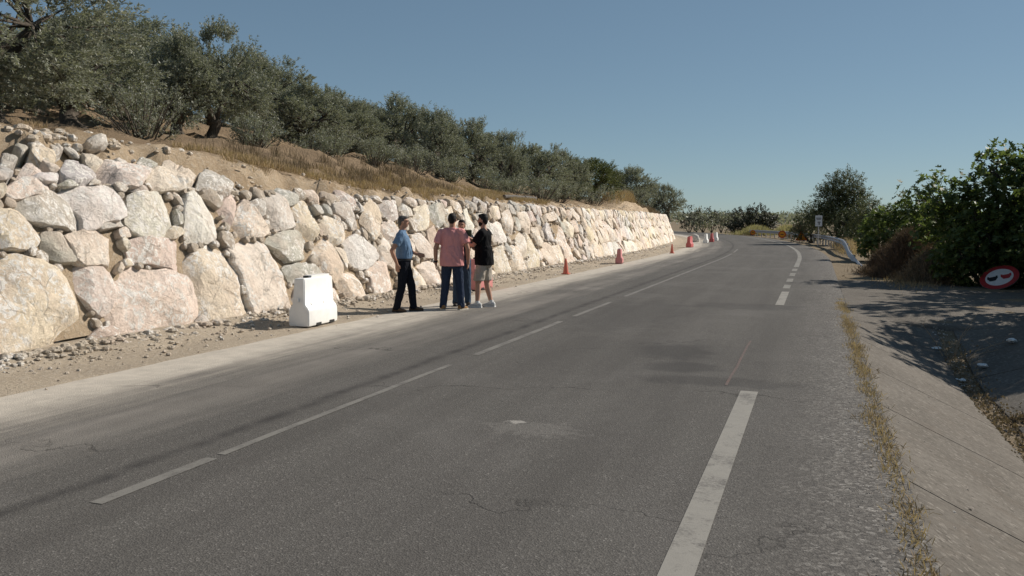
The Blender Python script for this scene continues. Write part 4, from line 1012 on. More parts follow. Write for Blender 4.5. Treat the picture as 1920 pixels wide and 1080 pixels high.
def gpts(n, px0, px1, d0, d1, z=-.12):
    o = []
    for _ in range(n):
        d = random.gauss((d0 + d1) / 2, (d1 - d0) / 3.5); p = at(random.gauss((px0 + px1) / 2, (px1 - px0) / 3.5), 415, d); o.append((p[0], p[1], float(ground_z(np.array([[p[0]]]), np.array([[p[1]]]))[0, 0]) - .02))
    return o
grass('dry_grass', gpts(4500, 1580, 1625, 47, 60), .7, M_STRAW, 'golden dry grass behind the guardrail', width=.02)
grass('dry_grass', gpts(1500, 1660, 1770, 22, 26), .16, M_STRAW, 'straw at the foot of the dead brush by the driveway', width=.010)
def mound(px0, px1, d, h, n, m, label, width=.05):
    o = []
    for _ in range(n):
        a = random.gauss(0, .3); p = at(lerp(px0, px1, .5 + a), 415, d + random.gauss(0, 2.2)); o.append((p[0], p[1], random.random() * h * max(.1, 1 - (2 * a) ** 2) * .65))
    grass('roadside_grass', o, h * .42, m, label, width=width, lean=.45)
mound(1388, 1450, 107, 1.35, 2600, M_STRAWP, 'pale green and yellow grass mound in front of the dark bush')
mound(1448, 1500, 104, 1.4, 2200, M_STRAWP, 'cream dry grass behind the guardrail bend')
mound(1480, 1515, 90, 1.3, 2000, M_WEED, 'brownish grass behind the triangular sign')

# ------------------------------------------------------------------ far grove and wood
def far_tree(loc, h, w, label, seed, m=M_DARKL, n=900):
    return bushy('distant_tree', label, loc, [(0, 0, h * .6, w * .45, w * .45, h * .38), (w * .22, .2, h * .5, w * .3, w * .3, h * .32), (-w * .22, -.2, h * .48, w * .3, w * .3, h * .34)], n, (.2, .36), m, None, .45, .1, 'distant trees beyond the bend', 'tree', seed, .2, .45, 10)
FAR = [(1292, 9.5, 384, 46, 'distant olive tree just past the end of the wall'), (1318, 9, 390, 36, 'distant dark olive tree second past the wall end'), (1334, 12, 388, 34, 'distant olive tree with a tuft on top past the wall'),
       (1352, 12, 392, 32, 'distant olive tree left of the roadside gully'), (1372, 14, 396, 32, 'distant olive tree behind the brown bank'), (1306, 16, 392, 40, 'distant olive tree in the row behind the wall end'), (1386, 20, 396, 34, 'distant olive tree half hidden by the dark bush')]
for i, (px, dist, top, wpx, lab) in enumerate(FAR):
    d = 128 + i * 4.; p = at(px, 415, d); z = min(2.6, hillz(p[0], p[1])) if p[0] - float(bend(p[1])) < -9.5 else 0.
    zt = CAMH + (415 - top) * d / 1600; far_tree((p[0], p[1], z - .1), max(1.2, zt - z), wpx * d / 1600, lab, 400 + i, M_OLIVE if i % 2 else M_DARKL)
# wooded skyline, one mass
k = 2600; ang = rng.uniform(R(-38), R(66), k); rad = rng.uniform(260, 620, k)
Xf = -np.sin(ang) * rad; Yf = np.cos(ang) * rad; Zf = -.08 + np.clip(rad - 190, 0, 700) * .0095
sp = 26; i2 = np.repeat(np.arange(k), sp); nn = unit(rng.normal(size=(len(i2), 3))); rr_ = rng.uniform(1.6, 2.6, k)[i2]
P = np.stack([Xf, Yf, Zf + 1.7], 1)[i2] + nn * rr_[:, None] * np.array([1.25, 1.25, .8])
Dd = unit(rng.normal(size=(len(i2), 3)))
wood = leaves('distant_wood', P, Dd, perp(Dd), rng.uniform(.7, 1.3, len(i2)), rng.uniform(.5, .9, len(i2)), M_OLIVE)
tag(link('distant_wood', wood), 'far olive groves along the skyline', 'wood', kind='stuff')

# ------------------------------------------------------------------ guardrail
M_ZINC = simple('galvanised_steel', (.40, .40, .41), .55, .15, 8, 0, .5, .25)
gr = tag(empty('guardrail', (1.6, 38, 0)), 'galvanised steel guardrail curving along the right of the bend', 'guardrail')
def rail_c(Y):
    u = float(np.interp(Y, [36.5, 44, 60, 72, 90, 108], [1.75, 1.55, 1.95, 2.2, 2.4, 1.6])); h = .72 * float(sstep(36.2, 52, Y)) - .04
    return Vector((u + float(bend(Y)), Y, h))
prof = [(0, .155), (-.04, .13), (-.075, .085), (-.04, .04), (0, 0), (-.04, -.04), (-.075, -.085), (-.04, -.13), (0, -.155)]
v = []; f = []; ys = np.linspace(36.4, 108, 80); np_ = len(prof)
for i, y in enumerate(ys):
    c = rail_c(y)
    for (a, b) in prof: v.append(Vector((c.x + a, y, c.z - .155 + b)) - gr.location)
    for (a, b) in prof[::-1]: v.append(Vector((c.x + a + .012, y, c.z - .155 + b)) - gr.location)
    if i:
        m_ = 2 * np_
        for j in range(m_): f.append(((i - 1) * m_ + j, (i - 1) * m_ + (j + 1) % m_, i * m_ + (j + 1) % m_, i * m_ + j))
f.append(tuple(range(2 * np_))); f.append(tuple((len(ys) - 1) * 2 * np_ + j for j in range(2 * np_))[::-1])
link('beam', mesh('beam', v, f, True, 50), M_ZINC, gr)
for y in np.arange(42, 108, 2.0):
    c = rail_c(y); mb = MB(); mb.box((c.x + .07 - gr.location.x, y - gr.location.y, (c.z - .3) / 2 + .0), (.10, .06, c.z + .3)); mb.build('post', M_ZINC, gr)

# ------------------------------------------------------------------ signs
M_SRED = simple('sign_red', (.33, .028, .030), .5, .08, 12); M_SWHITE = simple('sign_white', (.62, .63, .64), .5, .08, 9); M_SBLACK = simple('sign_black', (.018, .018, .02), .55)
M_SYEL = simple('sign_amber', (.62, .25, .02), .5, .1, 9); M_SORED = simple('sign_orange_red', (.45, .07, .02), .5, .1, 9); M_SGREY = simple('sign_grey', (.16, .16, .17), .6)
def disc(r0, r1, t, y=0., n=40):
    v = []; f = []
    for (r, yy) in ((r0, -t / 2), (r1, -t / 2), (r1, t / 2), (r0, t / 2)):
        v += [(r * math.cos(6.28318 * k / n), y + yy, r * math.sin(6.28318 * k / n)) for k in range(n)]
    for i in range(4):
        for k in range(n): f.append((i * n + k, i * n + (k + 1) % n, ((i + 1) % 4) * n + (k + 1) % n, ((i + 1) % 4) * n + k))
    return v, f
def disk(r, t, y=0., n=40):
    v = [(r * math.cos(6.28318 * k / n), y - t / 2, r * math.sin(6.28318 * k / n)) for k in range(n)] + [(r * math.cos(6.28318 * k / n), y + t / 2, r * math.sin(6.28318 * k / n)) for k in range(n)]
    f = [tuple(range(n)), tuple(range(2 * n - 1, n - 1, -1))] + [(k, n + k, n + (k + 1) % n, (k + 1) % n) for k in range(n)]
    return v, f
def prism(pts2, y0, y1):
    n = len(pts2); v = [(a, y0, b) for a, b in pts2] + [(a, y1, b) for a, b in pts2]
    return v, [tuple(range(n)), tuple(range(2 * n - 1, n - 1, -1))] + [(k, n + k, n + (k + 1) % n, (k + 1) % n) for k in range(n)]
CAR = [(-.125, -.055), (-.125, .02), (-.105, .035), (-.08, .095), (-.06, .11), (.06, .11), (.08, .095), (.105, .035), (.125, .02), (.125, -.055), (.125, -.085), (.08, -.085), (.08, -.055), (-.08, -.055), (-.08, -.085), (-.125, -.085)]
p0 = ground(1873, 541, -.07)
fs = tag(empty('fallen_road_sign', (p0[0], p0[1], .10)), 'fallen round no-overtaking sign with red rim lying upside down against the fig shoots', 'sign')
fs.rotation_mode = 'QUATERNION'
_vd = Vector((p0[0], p0[1], 0)).normalized()
_n = (-_vd * .60 + Vector((0, 0, .80)) + Vector((_vd.y, -_vd.x, 0)) * -.26).normalized()         # sign face looks up and to the camera
_r = Vector((_vd.y, -_vd.x, 0)); _r = (_r + Vector((0, 0, .17))); _r = (_r - _n * _r.dot(_n)).normalized(); _u = _r.cross(-_n)
_m = Matrix((_r, -_n, _u)).transposed(); _u2 = _m.col[2]
fs.rotation_quaternion = _m.to_quaternion()
fs.location = Vector((p0[0], p0[1], .0)) + Vector((0, 0, .22))
for (nm, vf, mm) in (('plate', disk(.47, .018, 0), M_SGREY), ('rim', disc(.335, .465, .006, -.0135), M_SRED), ('face', disk(.333, .006, -.0135), M_SWHITE)):
    link(nm, mesh(nm, *vf), mm, fs)
for nm, cx, mm in (('black_car', -.16, M_SBLACK), ('red_car', .16, M_SRED)):
    link(nm, mesh(nm, *prism([(cx - a, -b) for a, b in CAR], -.0195, -.0175)), mm, fs)
# amber works signs leaning on the guardrail
def on_rail(px, d): 
    p = at(px, 415, d); return p
def tri_sign(loc, s, rz):
    e = tag(empty('works_sign', loc, rz), 'triangular amber warning sign standing in front of the guardrail', 'sign', 'amber roadworks signs')
    T = lambda k: [(-.5 * k, -.289 * k + .289 * s), (.5 * k, -.289 * k + .289 * s), (0, .577 * k + .289 * s)]
    link('plate', mesh('plate', *prism(T(s), -.008, .008)), M_SORED, e); link('face', mesh('face', *prism(T(s * .74), -.013, -.0095)), M_SYEL, e)
    link('symbol', mesh('symbol', *prism([(-.04, .14 * s), (.04, .14 * s), (.06, .48 * s), (-.06, .48 * s)], -.018, -.0145)), M_SBLACK, e)
    for q in (-1, 1): mb = MB(); mb.tube([(q * .3 * s, .02, .1), (q * .3 * s, .25, -.12)], .015, 6); mb.build('leg', M_SGREY, e)
p = at(1503, 415, 70); tri_sign((p[0], p[1], .12), .95, YAW - R(12))
def round_sign(px, d, r, lab, z=.42, sym=True):
    p = at(px, 415, d); e = tag(empty('works_sign', (p[0], p[1], z), YAW - R(10)), lab, 'sign', 'amber roadworks signs')
    link('plate', mesh('plate', *disk(r, .016)), M_SGREY, e); link('rim', mesh('rim', *disc(r * .72, r * .99, .006, -.012)), M_SORED, e); link('face', mesh('face', *disk(r * .715, .006, -.012)), M_SYEL, e)
    if sym: link('symbol', mesh('symbol', *prism([(-r * .38, -r * .1), (r * .38, -r * .1), (r * .38, r * .12), (-r * .38, r * .12)], -.019, -.0165)), M_SBLACK, e)
    mb = MB(); mb.tube([(0, .02, 0), (0, .12, -z)], .02, 6); mb.build('leg', M_SGREY, e); mb = MB(); mb.tube([(-.2, .12, -z + .02), (.2, .12, -z + .02)], .02, 6); mb.build('foot', M_SGREY, e)
round_sign(1467, 82, .36, 'round amber sign with red rim midway along the guardrail', .45)
round_sign(1412, 99, .30, 'small round amber sign at the far end of the guardrail', .40)
p = at(1535, 415, 60); e = tag(empty('post_sign', (p[0], p[1], -.1), YAW - R(14)), 'white rectangular sign plate on a thin post behind the guardrail', 'sign')
mb = MB(); mb.tube([(0, 0, -.1), (0, 0, 2.25)], .035, 8); mb.build('post', M_ZINC, e)
mb = MB(); mb.box((0, -.05, 1.83), (.46, .016, .76)); mb.build('plate', M_SWHITE, e)
for (cx, cz, sx, sz) in ((0, 2.02, .34, .07), (0, 1.93, .30, .05), (.02, 1.74, .20, .08), (.03, 1.62, .09, .12)):
    mb = MB(); mb.box((cx, -.062, cz), (sx, .006, sz)); mb.build('marking', M_SGREY, e)

# ------------------------------------------------------------------ barriers and cones
def plastic(name, c, rough=.45): return simple(name, c, rough, .07, 5, 0, .4)
M_BW = plastic('white_plastic', (.80, .79, .76)); M_BR = plastic('faded_red_plastic', (.52, .12, .115)); M_BP = plastic('bleached_pink_plastic', (.56, .22, .21)); M_CONE = plastic('orange_cone_plastic', (.56, .14, .09)); M_CAP = simple('dark_cap', (.03, .03, .03), .6)
def barrier_meshes(L=1.0):
    # New Jersey profile: wide foot, sloping shoulder, slim top
    pr = [(.20, .0), (.21, .04), (.21, .25), (.195, .31), (.128, .38), (.108, .80), (.098, .84)]
    ys = [-L / 2, -L / 2 + .03, L / 2 - .03, L / 2]; full = [(x, z) for x, z in pr] + [(-x, z) for x, z in pr[::-1]]
    n = len(full); v = []; f = []
    for i, y in enumerate(ys):
        s = .93 if i in (0, 3) else 1.
        for x, z in full:
            zz = z if z > .5 or True else z
            sh = 0.
            if i in (0, 1) and z > .4: sh = .035                  # the upper body starts a little behind the foot
            if i in (2, 3) and z > .4: sh = -.0
            v.append((x * s, y + sh, .012 + z * (1 if s == 1 else .992)))
        if i:
            for j in range(n): f.append(((i - 1) * n + j, (i - 1) * n + (j + 1) % n, i * n + (j + 1) % n, i * n + j))
    f.append(tuple(range(n))[::-1]); f.append(tuple(3 * n + j for j in range(n)))
    body = mesh('body', v, f, False)
    b = bmesh.new(); b.from_mesh(body); bmesh.ops.recalc_face_normals(b, faces=b.faces[:]); bmesh.ops.bevel(b, geom=b.edges[:], offset=.012, segments=2, affect='EDGES'); b.to_mesh(body); b.free()
    body.polygons.foreach_set('use_smooth', [True] * len(body.polygons)); body.set_sharp_from_angle(angle=R(40))
    def wedge(y, side):
        w_ = .09; P = [(.198, .235), (.190, .295), (.135, .41), (.105, .45), (.10, .40), (.19, .235)]
        vv = [(side * a, y - w_, c) for a, c in P] + [(side * a, y + w_, c) for a, c in P]; k = len(P)
        return mesh('rib', vv, [tuple(range(k)), tuple(range(2 * k - 1, k - 1, -1))] + [(j, k + j, k + (j + 1) % k, (j + 1) % k) for j in range(k)])
    ribs = [wedge(y, s) for y in (-.22, .2) for s in (1, -1)]
    mb = MB(); mb.box((0, .13, .865), (.15, .62, .05)); top = mesh('top_ridge', mb.v, mb.f)
    mb = MB(); mb.tube([(0, -.24, .83), (0, -.24, .885)], .05, 14); cap = mesh('filler_cap', mb.v, mb.f)
    mb = MB(); mb.tube([(0, -L / 2 - .012, .44), (0, -L / 2 - .012, .50)], .022, 10); lug = [mesh('coupling', mb.v, mb.f)]; mb = MB(); mb.tube([(0, L / 2 + .02, .10), (0, L / 2 + .02, .62)], .035, 10); lug.append(mesh('coupling', mb.v, mb.f))
    feet = []
    for y in (-.18, .28):
        mb = MB(); mb.box((.203, y, .035), (.02, .17, .05)); feet.append(mesh('fork_slot', mb.v, mb.f))
    return body, ribs, top, cap, lug, feet
BM = barrier_meshes()
GB = 'plastic water-filled road barriers along the wall'
def barrier(x, y, rz, m, label, mtop=None, sc=1.):
    e = tag(empty('road_barrier', (x, y, .002), rz), label, 'barrier', GB); e.scale = (sc, sc, sc)
    def part(nm, me, mm):
        o = link(nm, me, None, e)
        if not me.materials: me.materials.append(None)
        o.material_slots[0].link = 'OBJECT'; o.material_slots[0].material = mm
    part('body', BM[0], m); [part('rib', r, m) for r in BM[1]]; part('top_ridge', BM[2], mtop or m); part('filler_cap', BM[3], M_CAP); [part('coupling', q, m) for q in BM[4]]; [part('fork_slot', r, M_CAP) for r in BM[5]]
barrier(-7.82, 12.15, R(2), M_BW, 'white plastic road barrier standing alone nearest the camera', None, .92)
barrier(-7.98, 19.9, R(-4), M_BP, 'faded red barrier half hidden behind the man in shorts', None, .9)
barrier(-7.50, 34.0, R(8), M_BP, 'bleached pink barrier between the two orange cones', M_BW, .68)
barrier(-7.80, 56.5, R(-4), M_BR, 'red barrier near the far end of the wall just past the farther cone', None, .82)
barrier(-8.15, 68, R(0), M_BW, 'white barrier past the wall end, left of the far red one', None, .82)
barrier(-8.15, 72, R(3), M_BR, 'red barrier between the two far white ones past the wall end', None, .82)
barrier(-8.25, 76, R(0), M_BW, 'farthest white barrier at the start of the bend', None, .85)
def cone(x, y, label):
    e = tag(empty('traffic_cone', (x, y, .002)), label, 'cone', 'orange traffic cones along the wall')
    mb = MB(); mb.tube([(0, 0, .03), (0, 0, .06), (0, 0, .44), (0, 0, .50), (0, 0, .505)], [.095, .09, .034, .026, .018], 20); mb.build('body', M_CONE, e, True, 50)
    mb = MB(); mb.box((0, 0, .015), (.24, .24, .03)); mb.build('base', M_CONE, e, bevel=.006)
cone(-7.6, 26.5, 'orange traffic cone at the foot of the wall right of the men')
cone(-7.24, 45.7, 'farther orange traffic cone before the red barrier')
p = ground(1302, 454); v, f = rock_mesh(77, 12, 8)
tag(link('boulder', mesh('boulder', [(a * .35, b * .3, c * .75 + .3) for a, b, c in v], f, True), M_STONE, None, (p[0], p[1], -.05)), 'pale upright stone by the road past the wall end', 'stone').color = (.5, .48, .44, 1)
# pipe lying on the bank
x, y, z, d = on_hill(980, .3)
e = tag(empty('drain_pipe', (x, y, z + .12), R(6)), 'dark pipe lying along the bank below the olives', 'pipe')
M_PIPE = simple('weathered_pipe', (.11, .10, .09), .8, .2, 6)
mb = MB(); mb.tube([(0, -3.2, -.04), (0, -1.4, 0), (.03, .2, 0)], .075, 12); mb.build('pipe', M_PIPE, e, True); mb = MB(); mb.tube([(.03, .15, 0), (.06, 2.2, .0)], .10, 12); mb.build('sleeve', M_PIPE, e, True)

# ------------------------------------------------------------------ people
def voxel(mb, size, name, m, parent, smooth_it=4, fold=0., fz=3.):
    me = mesh(name, mb.v, mb.f); o = bpy.data.objects.new('tmp', me); col.objects.link(o)
    md = o.modifiers.new('r', 'REMESH'); md.mode = 'VOXEL'; md.voxel_size = size; md.use_smooth_shade = True
    if smooth_it: sm = o.modifiers.new('s', 'SMOOTH'); sm.iterations = smooth_it; sm.factor = .5
    dg = bpy.context.evaluated_depsgraph_get(); dg.update(); out = bpy.data.meshes.new_from_object(o.evaluated_get(dg)); out.name = name
    if fold:
        nv = len(out.vertices); co = np.zeros(nv * 3); no = np.zeros(nv * 3); out.vertices.foreach_get('co', co); out.vertices.foreach_get('normal', no); co = co.reshape(-1, 3); no = no.reshape(-1, 3)
        sd_ = hash(name) % 7 + parent.location.x * 3
        a = np.array([mn.noise(Vector((p[0] * 11 + p[2] * 2.2 + sd_, p[1] * 11, p[2] * fz))) + .6 * mn.noise(Vector((p[0] * 20, p[1] * 20 + sd_, p[2] * fz * 2.2))) for p in co])
        a = 1 - np.abs(a) * 2.2; a *= np.clip((co[:, 2] - co[:, 2].min()) / .12, .15, 1) if name == 'shirt' else 1; co += no * (a * fold)[:, None]; out.vertices.foreach_set('co', co.reshape(-1)); out.update()
    bpy.data.objects.remove(o); out.materials.clear(); out.materials.append(m)
    return link(name, out, None, parent)
def loft(mb, rings, n=20):
    """rings: (centre, rx, ry, tilt axis x, axis y) ellipses"""
    v = []; f = []
    for c, rx, ry, ax, ay in rings:
        v += [Vector(c) + ax * rx * math.cos(t) + ay * ry * math.sin(t) for t in [6.28318 * k / n for k in range(n)]]
    for i in range(len(rings) - 1):
        for k in range(n): f.append((i * n + k, i * n + (k + 1) % n, (i + 1) * n + (k + 1) % n, (i + 1) * n + k))
    f.append(tuple(range(n))[::-1]); f.append(tuple((len(rings) - 1) * n + k for k in range(n))); mb.add(v, f)
AX, AY = Vector((1, 0, 0)), Vector((0, 1, 0))
def limb(mb, pts, rad, n=14):
    # tapered round limb with rounded ends
    pts = [Vector(p) for p in pts]; a = (pts[0] - pts[1]).normalized(); b = (pts[-1] - pts[-2]).normalized()
    P = [pts[0] + a * rad[0] * .85, pts[0] + a * rad[0] * .5] + pts + [pts[-1] + b * rad[-1] * .5, pts[-1] + b * rad[-1] * .85]
    mb.tube(P, [rad[0] * .45, rad[0] * .85] + list(rad) + [rad[-1] * .85, rad[-1] * .45], n)
def ball(mb, c, r):
    v, f = [], []; n, m = 14, 9; c = Vector(c)
    for i in range(1, m):
        for j in range(n):
            th, ph = math.pi * i / m, 6.28318 * j / n; v.append(c + Vector((r[0] * math.sin(th) * math.cos(ph), r[1] * math.sin(th) * math.sin(ph), r[2] * math.cos(th))))
    v += [c + Vector((0, 0, r[2])), c - Vector((0, 0, r[2]))]; t, bt = len(v) - 2, len(v) - 1
    for i in range(m - 2):
        for j in range(n): f.append((i * n + j, (i + 1) * n + j, (i + 1) * n + (j + 1) % n, i * n + (j + 1) % n))
    for j in range(n): f.append((t, j, (j + 1) % n)); f.append((bt, (m - 2) * n + (j + 1) % n, (m - 2) * n + j))
    mb.add(v, f)
M_SKIN = simple('tanned_skin', (.40, .215, .145), .6, .08, 14, 0, .3); M_SKIN2 = simple('light_skin', (.47, .27, .19), .6, .08, 14, 0, .3)
def cloth(name, c, var=.05):
    m, n, b = mat(name); g = G(n); P = g.coord()
    mp = g.new('ShaderNodeMapping'); n.links.new(P, mp.inputs[0]); mp.inputs['Scale'].default_value = (1.6, 1.6, .55)
    f = g.noise(mp.outputs[0], 9, 4, .55, 1.2)
    n.links.new(g.ramp(f, (.3, tuple(x * (1 - var) for x in c)), (.7, tuple(x * (1 + var) for x in c))), b.inputs['Base Color'])
    b.inputs['Roughness'].default_value = .9; b.inputs['Specular IOR Level'].default_value = .12
    k = g.bump(f, .75, .045, None); g.bump(g.noise(P, 220, 2), .2, .003, b, k); return m
M_HAIRD = simple('dark_hair', (.014, .011, .010), .7, .3, 60, .4); M_HAIRG = simple('greying_hair', (.085, .078, .074), .7, .5, 60, .4)
M_EYE = simple('eye_dark', (.02, .016, .014), .4)
def person(loc, heading, H, skin, hair, shirt, trous, shoe, lab, P, shorts=False, beard=None, sleeve=.55, belt=True, hairlong=0., collar=True, untuck=False):
    """P: pose in the person's own frame (x right, y forward, z up, for 1.78 m)"""
    e = tag(empty('person', loc, heading), lab, 'person', 'men talking by the wall'); k = H / 1.78; e.scale = (k, k, k)
    V3 = Vector; w_ = P.get('wide', 1.); hp = V3(P.get('hip', (0, 0, .93))); lean = V3(P.get('lean', (0, 0, 0))); bel = P.get('belly', 0.)
    ch = hp + V3((0, 0, .40)) + lean; nk = hp + V3((0, .005, .565)) + lean * 1.25; hd = V3(P.get('head', tuple(nk + V3((0, .025, .175)))))
    sh = {s: ch + V3((s * .182 * w_, -.005, .085)) for s in (-1, 1)}
    hipj = {s: hp + V3((s * .088, 0, -.02)) for s in (-1, 1)}
    ft = {-1: V3(P['footL']), 1: V3(P['footR'])}
    kn = {s: (hipj[s] * .46 + (ft[s] + V3((0, 0, .09))) * .54) + V3(P.get('kneeL' if s < 0 else 'kneeR', (0, .035, 0))) for s in (-1, 1)}
    el = {-1: V3(P['elbL']), 1: V3(P['elbR'])}; wr = {-1: V3(P['wriL']), 1: V3(P['wriR'])}
    hyaw = P.get('headyaw', 0.); HR = Matrix.Rotation(hyaw, 3, 'Z'); fdir = {-1: P.get('toeL', .12), 1: P.get('toeR', -.12)}
    def torso(mb, g=0., z0=-.10, z1=.53):
        R_ = []
        for (z, rx, ry, oy) in ((-.12, .150, .108, -.012), (-.06, .168, .122, -.015), (.02, .172, .125 + bel * .3, -.008), (.10, .160, .112 + bel * .8, .0 + bel * .5), (.18, .156, .108 + bel, .006 + bel * .6), (.28, .168, .112 + bel * .5, .008 + bel * .3), (.38, .180, .118, .005), (.45, .178, .108, -.003), (.50, .145, .088, -.008), (.535, .085, .066, -.008), (.565, .060, .060, 0)):
            if z < z0 - .001 or z > z1 + .04: continue
            tt = max(0, z) / .40; R_.append((hp + lean * tt + V3((0, oy, z)), (rx * w_ if z > .0 else rx * (1 + (w_ - 1) * .5)) + g, ry + g, AX, AY))
        loft(mb, R_)
    # ---- body, one continuous skin
    b = MB(); torso(b)
    for s in (-1, 1): limb(b, [nk + V3((s * .02, -.012, -.035)), nk.lerp(sh[s], .5) + V3((0, -.008, -.004)), sh[s]], [.046, .044, .044])
    limb(b, [nk - V3((0, 0, .05)), nk + V3((0, .01, .06)), hd - V3((0, .015, .06))], [.062, .055, .055])
    def hloc(x, y, z): return hd + HR @ V3((x, y, z))
    def hball(c, r):                                                   # ellipsoid turned with the head
        t = MB(); ball(t, (0, 0, 0), r); b.add([hd + HR @ (V3(p) + V3(c)) for p in t.v], t.f)
    hball((0, -.012, .022), (.073, .092, .090)); hball((0, .012, -.028), (.062, .074, .082)); hball((0, .030, -.078), (.042, .046, .032))
    hball((0, .086, -.022), (.013, .020, .020)); hball((0, .078, .004), (.010, .014, .026)); hball((0, .078, -.058), (.022, .010, .007)); hball((0, .068, .028), (.050, .016, .011))
    for s in (-1, 1): hball((s * .073, -.008, -.012), (.012, .020, .031))
    for s in (-1, 1):
        limb(b, [sh[s] + V3((-s * .02, 0, -.005)), sh[s].lerp(el[s], .45), el[s], el[s].lerp(wr[s], .35), wr[s]], [.052, .049, .042, .041, .028])
        # hand: palm, four fingers and a thumb
        d = V3(P.get('handL' if s < 0 else 'handR', tuple((wr[s] - el[s]).normalized()))).normalized(); side = V3(P.get('palmL' if s < 0 else 'palmR', (-s, 0, 0))); side = (side - d * side.dot(d)).normalized(); across = d.cross(side)
        if across.y * 1 < 0 and abs(across.y) > .2: across = -across
        pa = wr[s] + d * .045; curl = P.get('curlL' if s < 0 else 'curlR', .35)
        limb(b, [wr[s], wr[s] + d * .03], [.027, .03]); 
        for q, (o_, ln) in enumerate(((.030, .072), (.010, .080), (-.011, .075), (-.031, .058))):
            limb(b, [wr[s] + d * .02 + across * o_ * .6, wr[s] + d * .085 + across * o_], [.015, .0125], 8)
            r0 = wr[s] + d * .088 + across * o_; m1 = r0 + d * ln * .45 + side * ln * .25 * curl; t1 = m1 + d * ln * .45 * (1 - .5 * curl) + side * ln * .55 * curl
            limb(b, [r0, m1, t1], [.0105, .0095, .008], 8)
        r0 = wr[s] + d * .025 + across * .028; limb(b, [r0, r0 + d * .03 + across * .022 + side * .008, r0 + d * .068 + across * .026 + side * .018], [.014, .012, .009], 8)
        limb(b, [hipj[s], hipj[s].lerp(kn[s], .5), kn[s], kn[s].lerp(ft[s], .30), ft[s] + V3((0, 0, .09))], [.088, .076, .056, .057, .038])
        t = Matrix.Rotation(fdir[s], 3, 'Z'); limb(b, [ft[s] + V3((0, 0, .06)), ft[s] + t @ V3((0, .10, .035))], [.042, .032])
    voxel(b, .0085, 'body', skin, e, 2)
    # ---- shirt
    b = MB(); torso(b, .014, -.02 if not untuck else -.06, .50)
    if untuck: loft(b, [(hp + V3((0, -.006, -.115)), .205 * max(1, w_ * .97), .166 + bel * .5, AX, AY), (hp + V3((0, -.002, .02)), .200 * max(1, w_ * .97), .158 + bel * .7, AX, AY), (hp + lean * .6 + V3((0, .005, .24)), .180 * w_, .130 + bel * .7, AX, AY)])
    for s in (-1, 1):
        ex = sh[s].lerp(el[s], sleeve); limb(b, [nk + V3((s * .025, -.012, -.045)), nk.lerp(sh[s], .5) + V3((0, -.008, -.010)), sh[s] + V3((-s * .012, 0, -.004))], [.064, .074, .082])
        dd = (el[s] - sh[s]).normalized(); b.tube([sh[s] + V3((-s * .02, 0, 0)), sh[s].lerp(el[s], sleeve * .5), ex, ex + dd * .012], [.078, .077, .074, .071], 16)
    voxel(b, .011, 'shirt', shirt, e, 3, .011, 3.5)
    if collar:
        b = MB(); loft(b, [(nk + V3((0, -.004, -.045)), .085, .082, AX, AY), (nk + V3((0, -.002, -.005)), .074, .072, AX, AY), (nk + V3((0, .002, .028)), .070, .068, AX, AY)]); voxel(b, .009, 'collar', shirt, e, 1)
    # ---- trousers or shorts
    b = MB(); loft(b, [(hp + V3((0, -.008, .055)), .172 + .010, .128 + bel * .5, AX, AY), (hp + V3((0, -.012, -.02)), .184, .138, AX, AY), (hp + V3((0, -.014, -.09)), .182, .140, AX, AY), (hp + V3((0, -.008, -.15)), .15, .12, AX, AY)])
    for s in (-1, 1):
        if shorts:
            q = hipj[s].lerp(kn[s], .86); b.tube([hipj[s] + V3((0, 0, .02)), hipj[s].lerp(kn[s], .5), q, q - V3((0, 0, .012))], [.108, .104, .102, .100], 18)
        else:
            an = ft[s] + V3((0, -.005, .075)); b.tube([hipj[s] + V3((0, 0, .02)), hipj[s].lerp(kn[s], .5), kn[s], kn[s].lerp(an, .35), kn[s].lerp(an, .8), an, an - V3((0, 0, .03))], [.104, .092, .073, .070, .062, .064, .062], 18)
    voxel(b, .011, 'shorts' if shorts else 'trousers', trous, e, 3, .008, 6.)
    if belt:
        b = MB(); loft(b, [(hp + V3((0, -.006, .030)), .194, .153 + bel * .6, AX, AY), (hp + V3((0, -.006, .066)), .192, .151 + bel * .65, AX, AY)]); link('belt', mesh('belt', b.v, b.f, True, 50), M_SBLACK, e)
    # ---- shoes
    for s in (-1, 1):
        b = MB(); t = Matrix.Rotation(fdir[s], 3, 'Z'); Z0 = ft[s]
        def F(x, y, z): return Z0 + t @ V3((x, y, z))
        tx, tz = t @ AX, V3((0, 0, 1))
        R_ = [(F(0, -.085, .045), .022, .030), (F(0, -.07, .050), .036, .048), (F(0, -.02, .055), .041, .054), (F(0, .05, .045), .044, .044), (F(0, .11, .034), .047, .033), (F(0, .16, .029), .038, .027), (F(0, .185, .026), .018, .018)]
        v = []; n = 14; f = []
        for c, rx, rz in R_: v += [V3((0, 0, 0)) + c + tx * rx * math.cos(a) + tz * rz * math.sin(a) for a in [6.28318 * j / n for j in range(n)]]
        v = [V3((p.x, p.y, max(p.z, Z0.z + .006))) for p in v]
        for i in range(len(R_) - 1):
            for j in range(n): f.append((i * n + j, i * n + (j + 1) % n, (i + 1) * n + (j + 1) % n, (i + 1) * n + j))
        f.append(tuple(range(n))[::-1]); f.append(tuple((len(R_) - 1) * n + j for j in range(n)))
        so = link('shoe', mesh('shoe', v, f, True, 60), shoe[0], e)
        b = MB(); o_ = [F(.030, -.09, 0), F(.045, .03, 0), F(.052, .12, 0), F(.03, .185, 0), F(-.03, .185, 0), F(-.052, .12, 0), F(-.045, .03, 0), F(-.030, -.09, 0)]
        vv = [p + V3((0, 0, .001)) for p in o_] + [p + V3((0, 0, .024)) for p in o_]; m_ = len(o_)
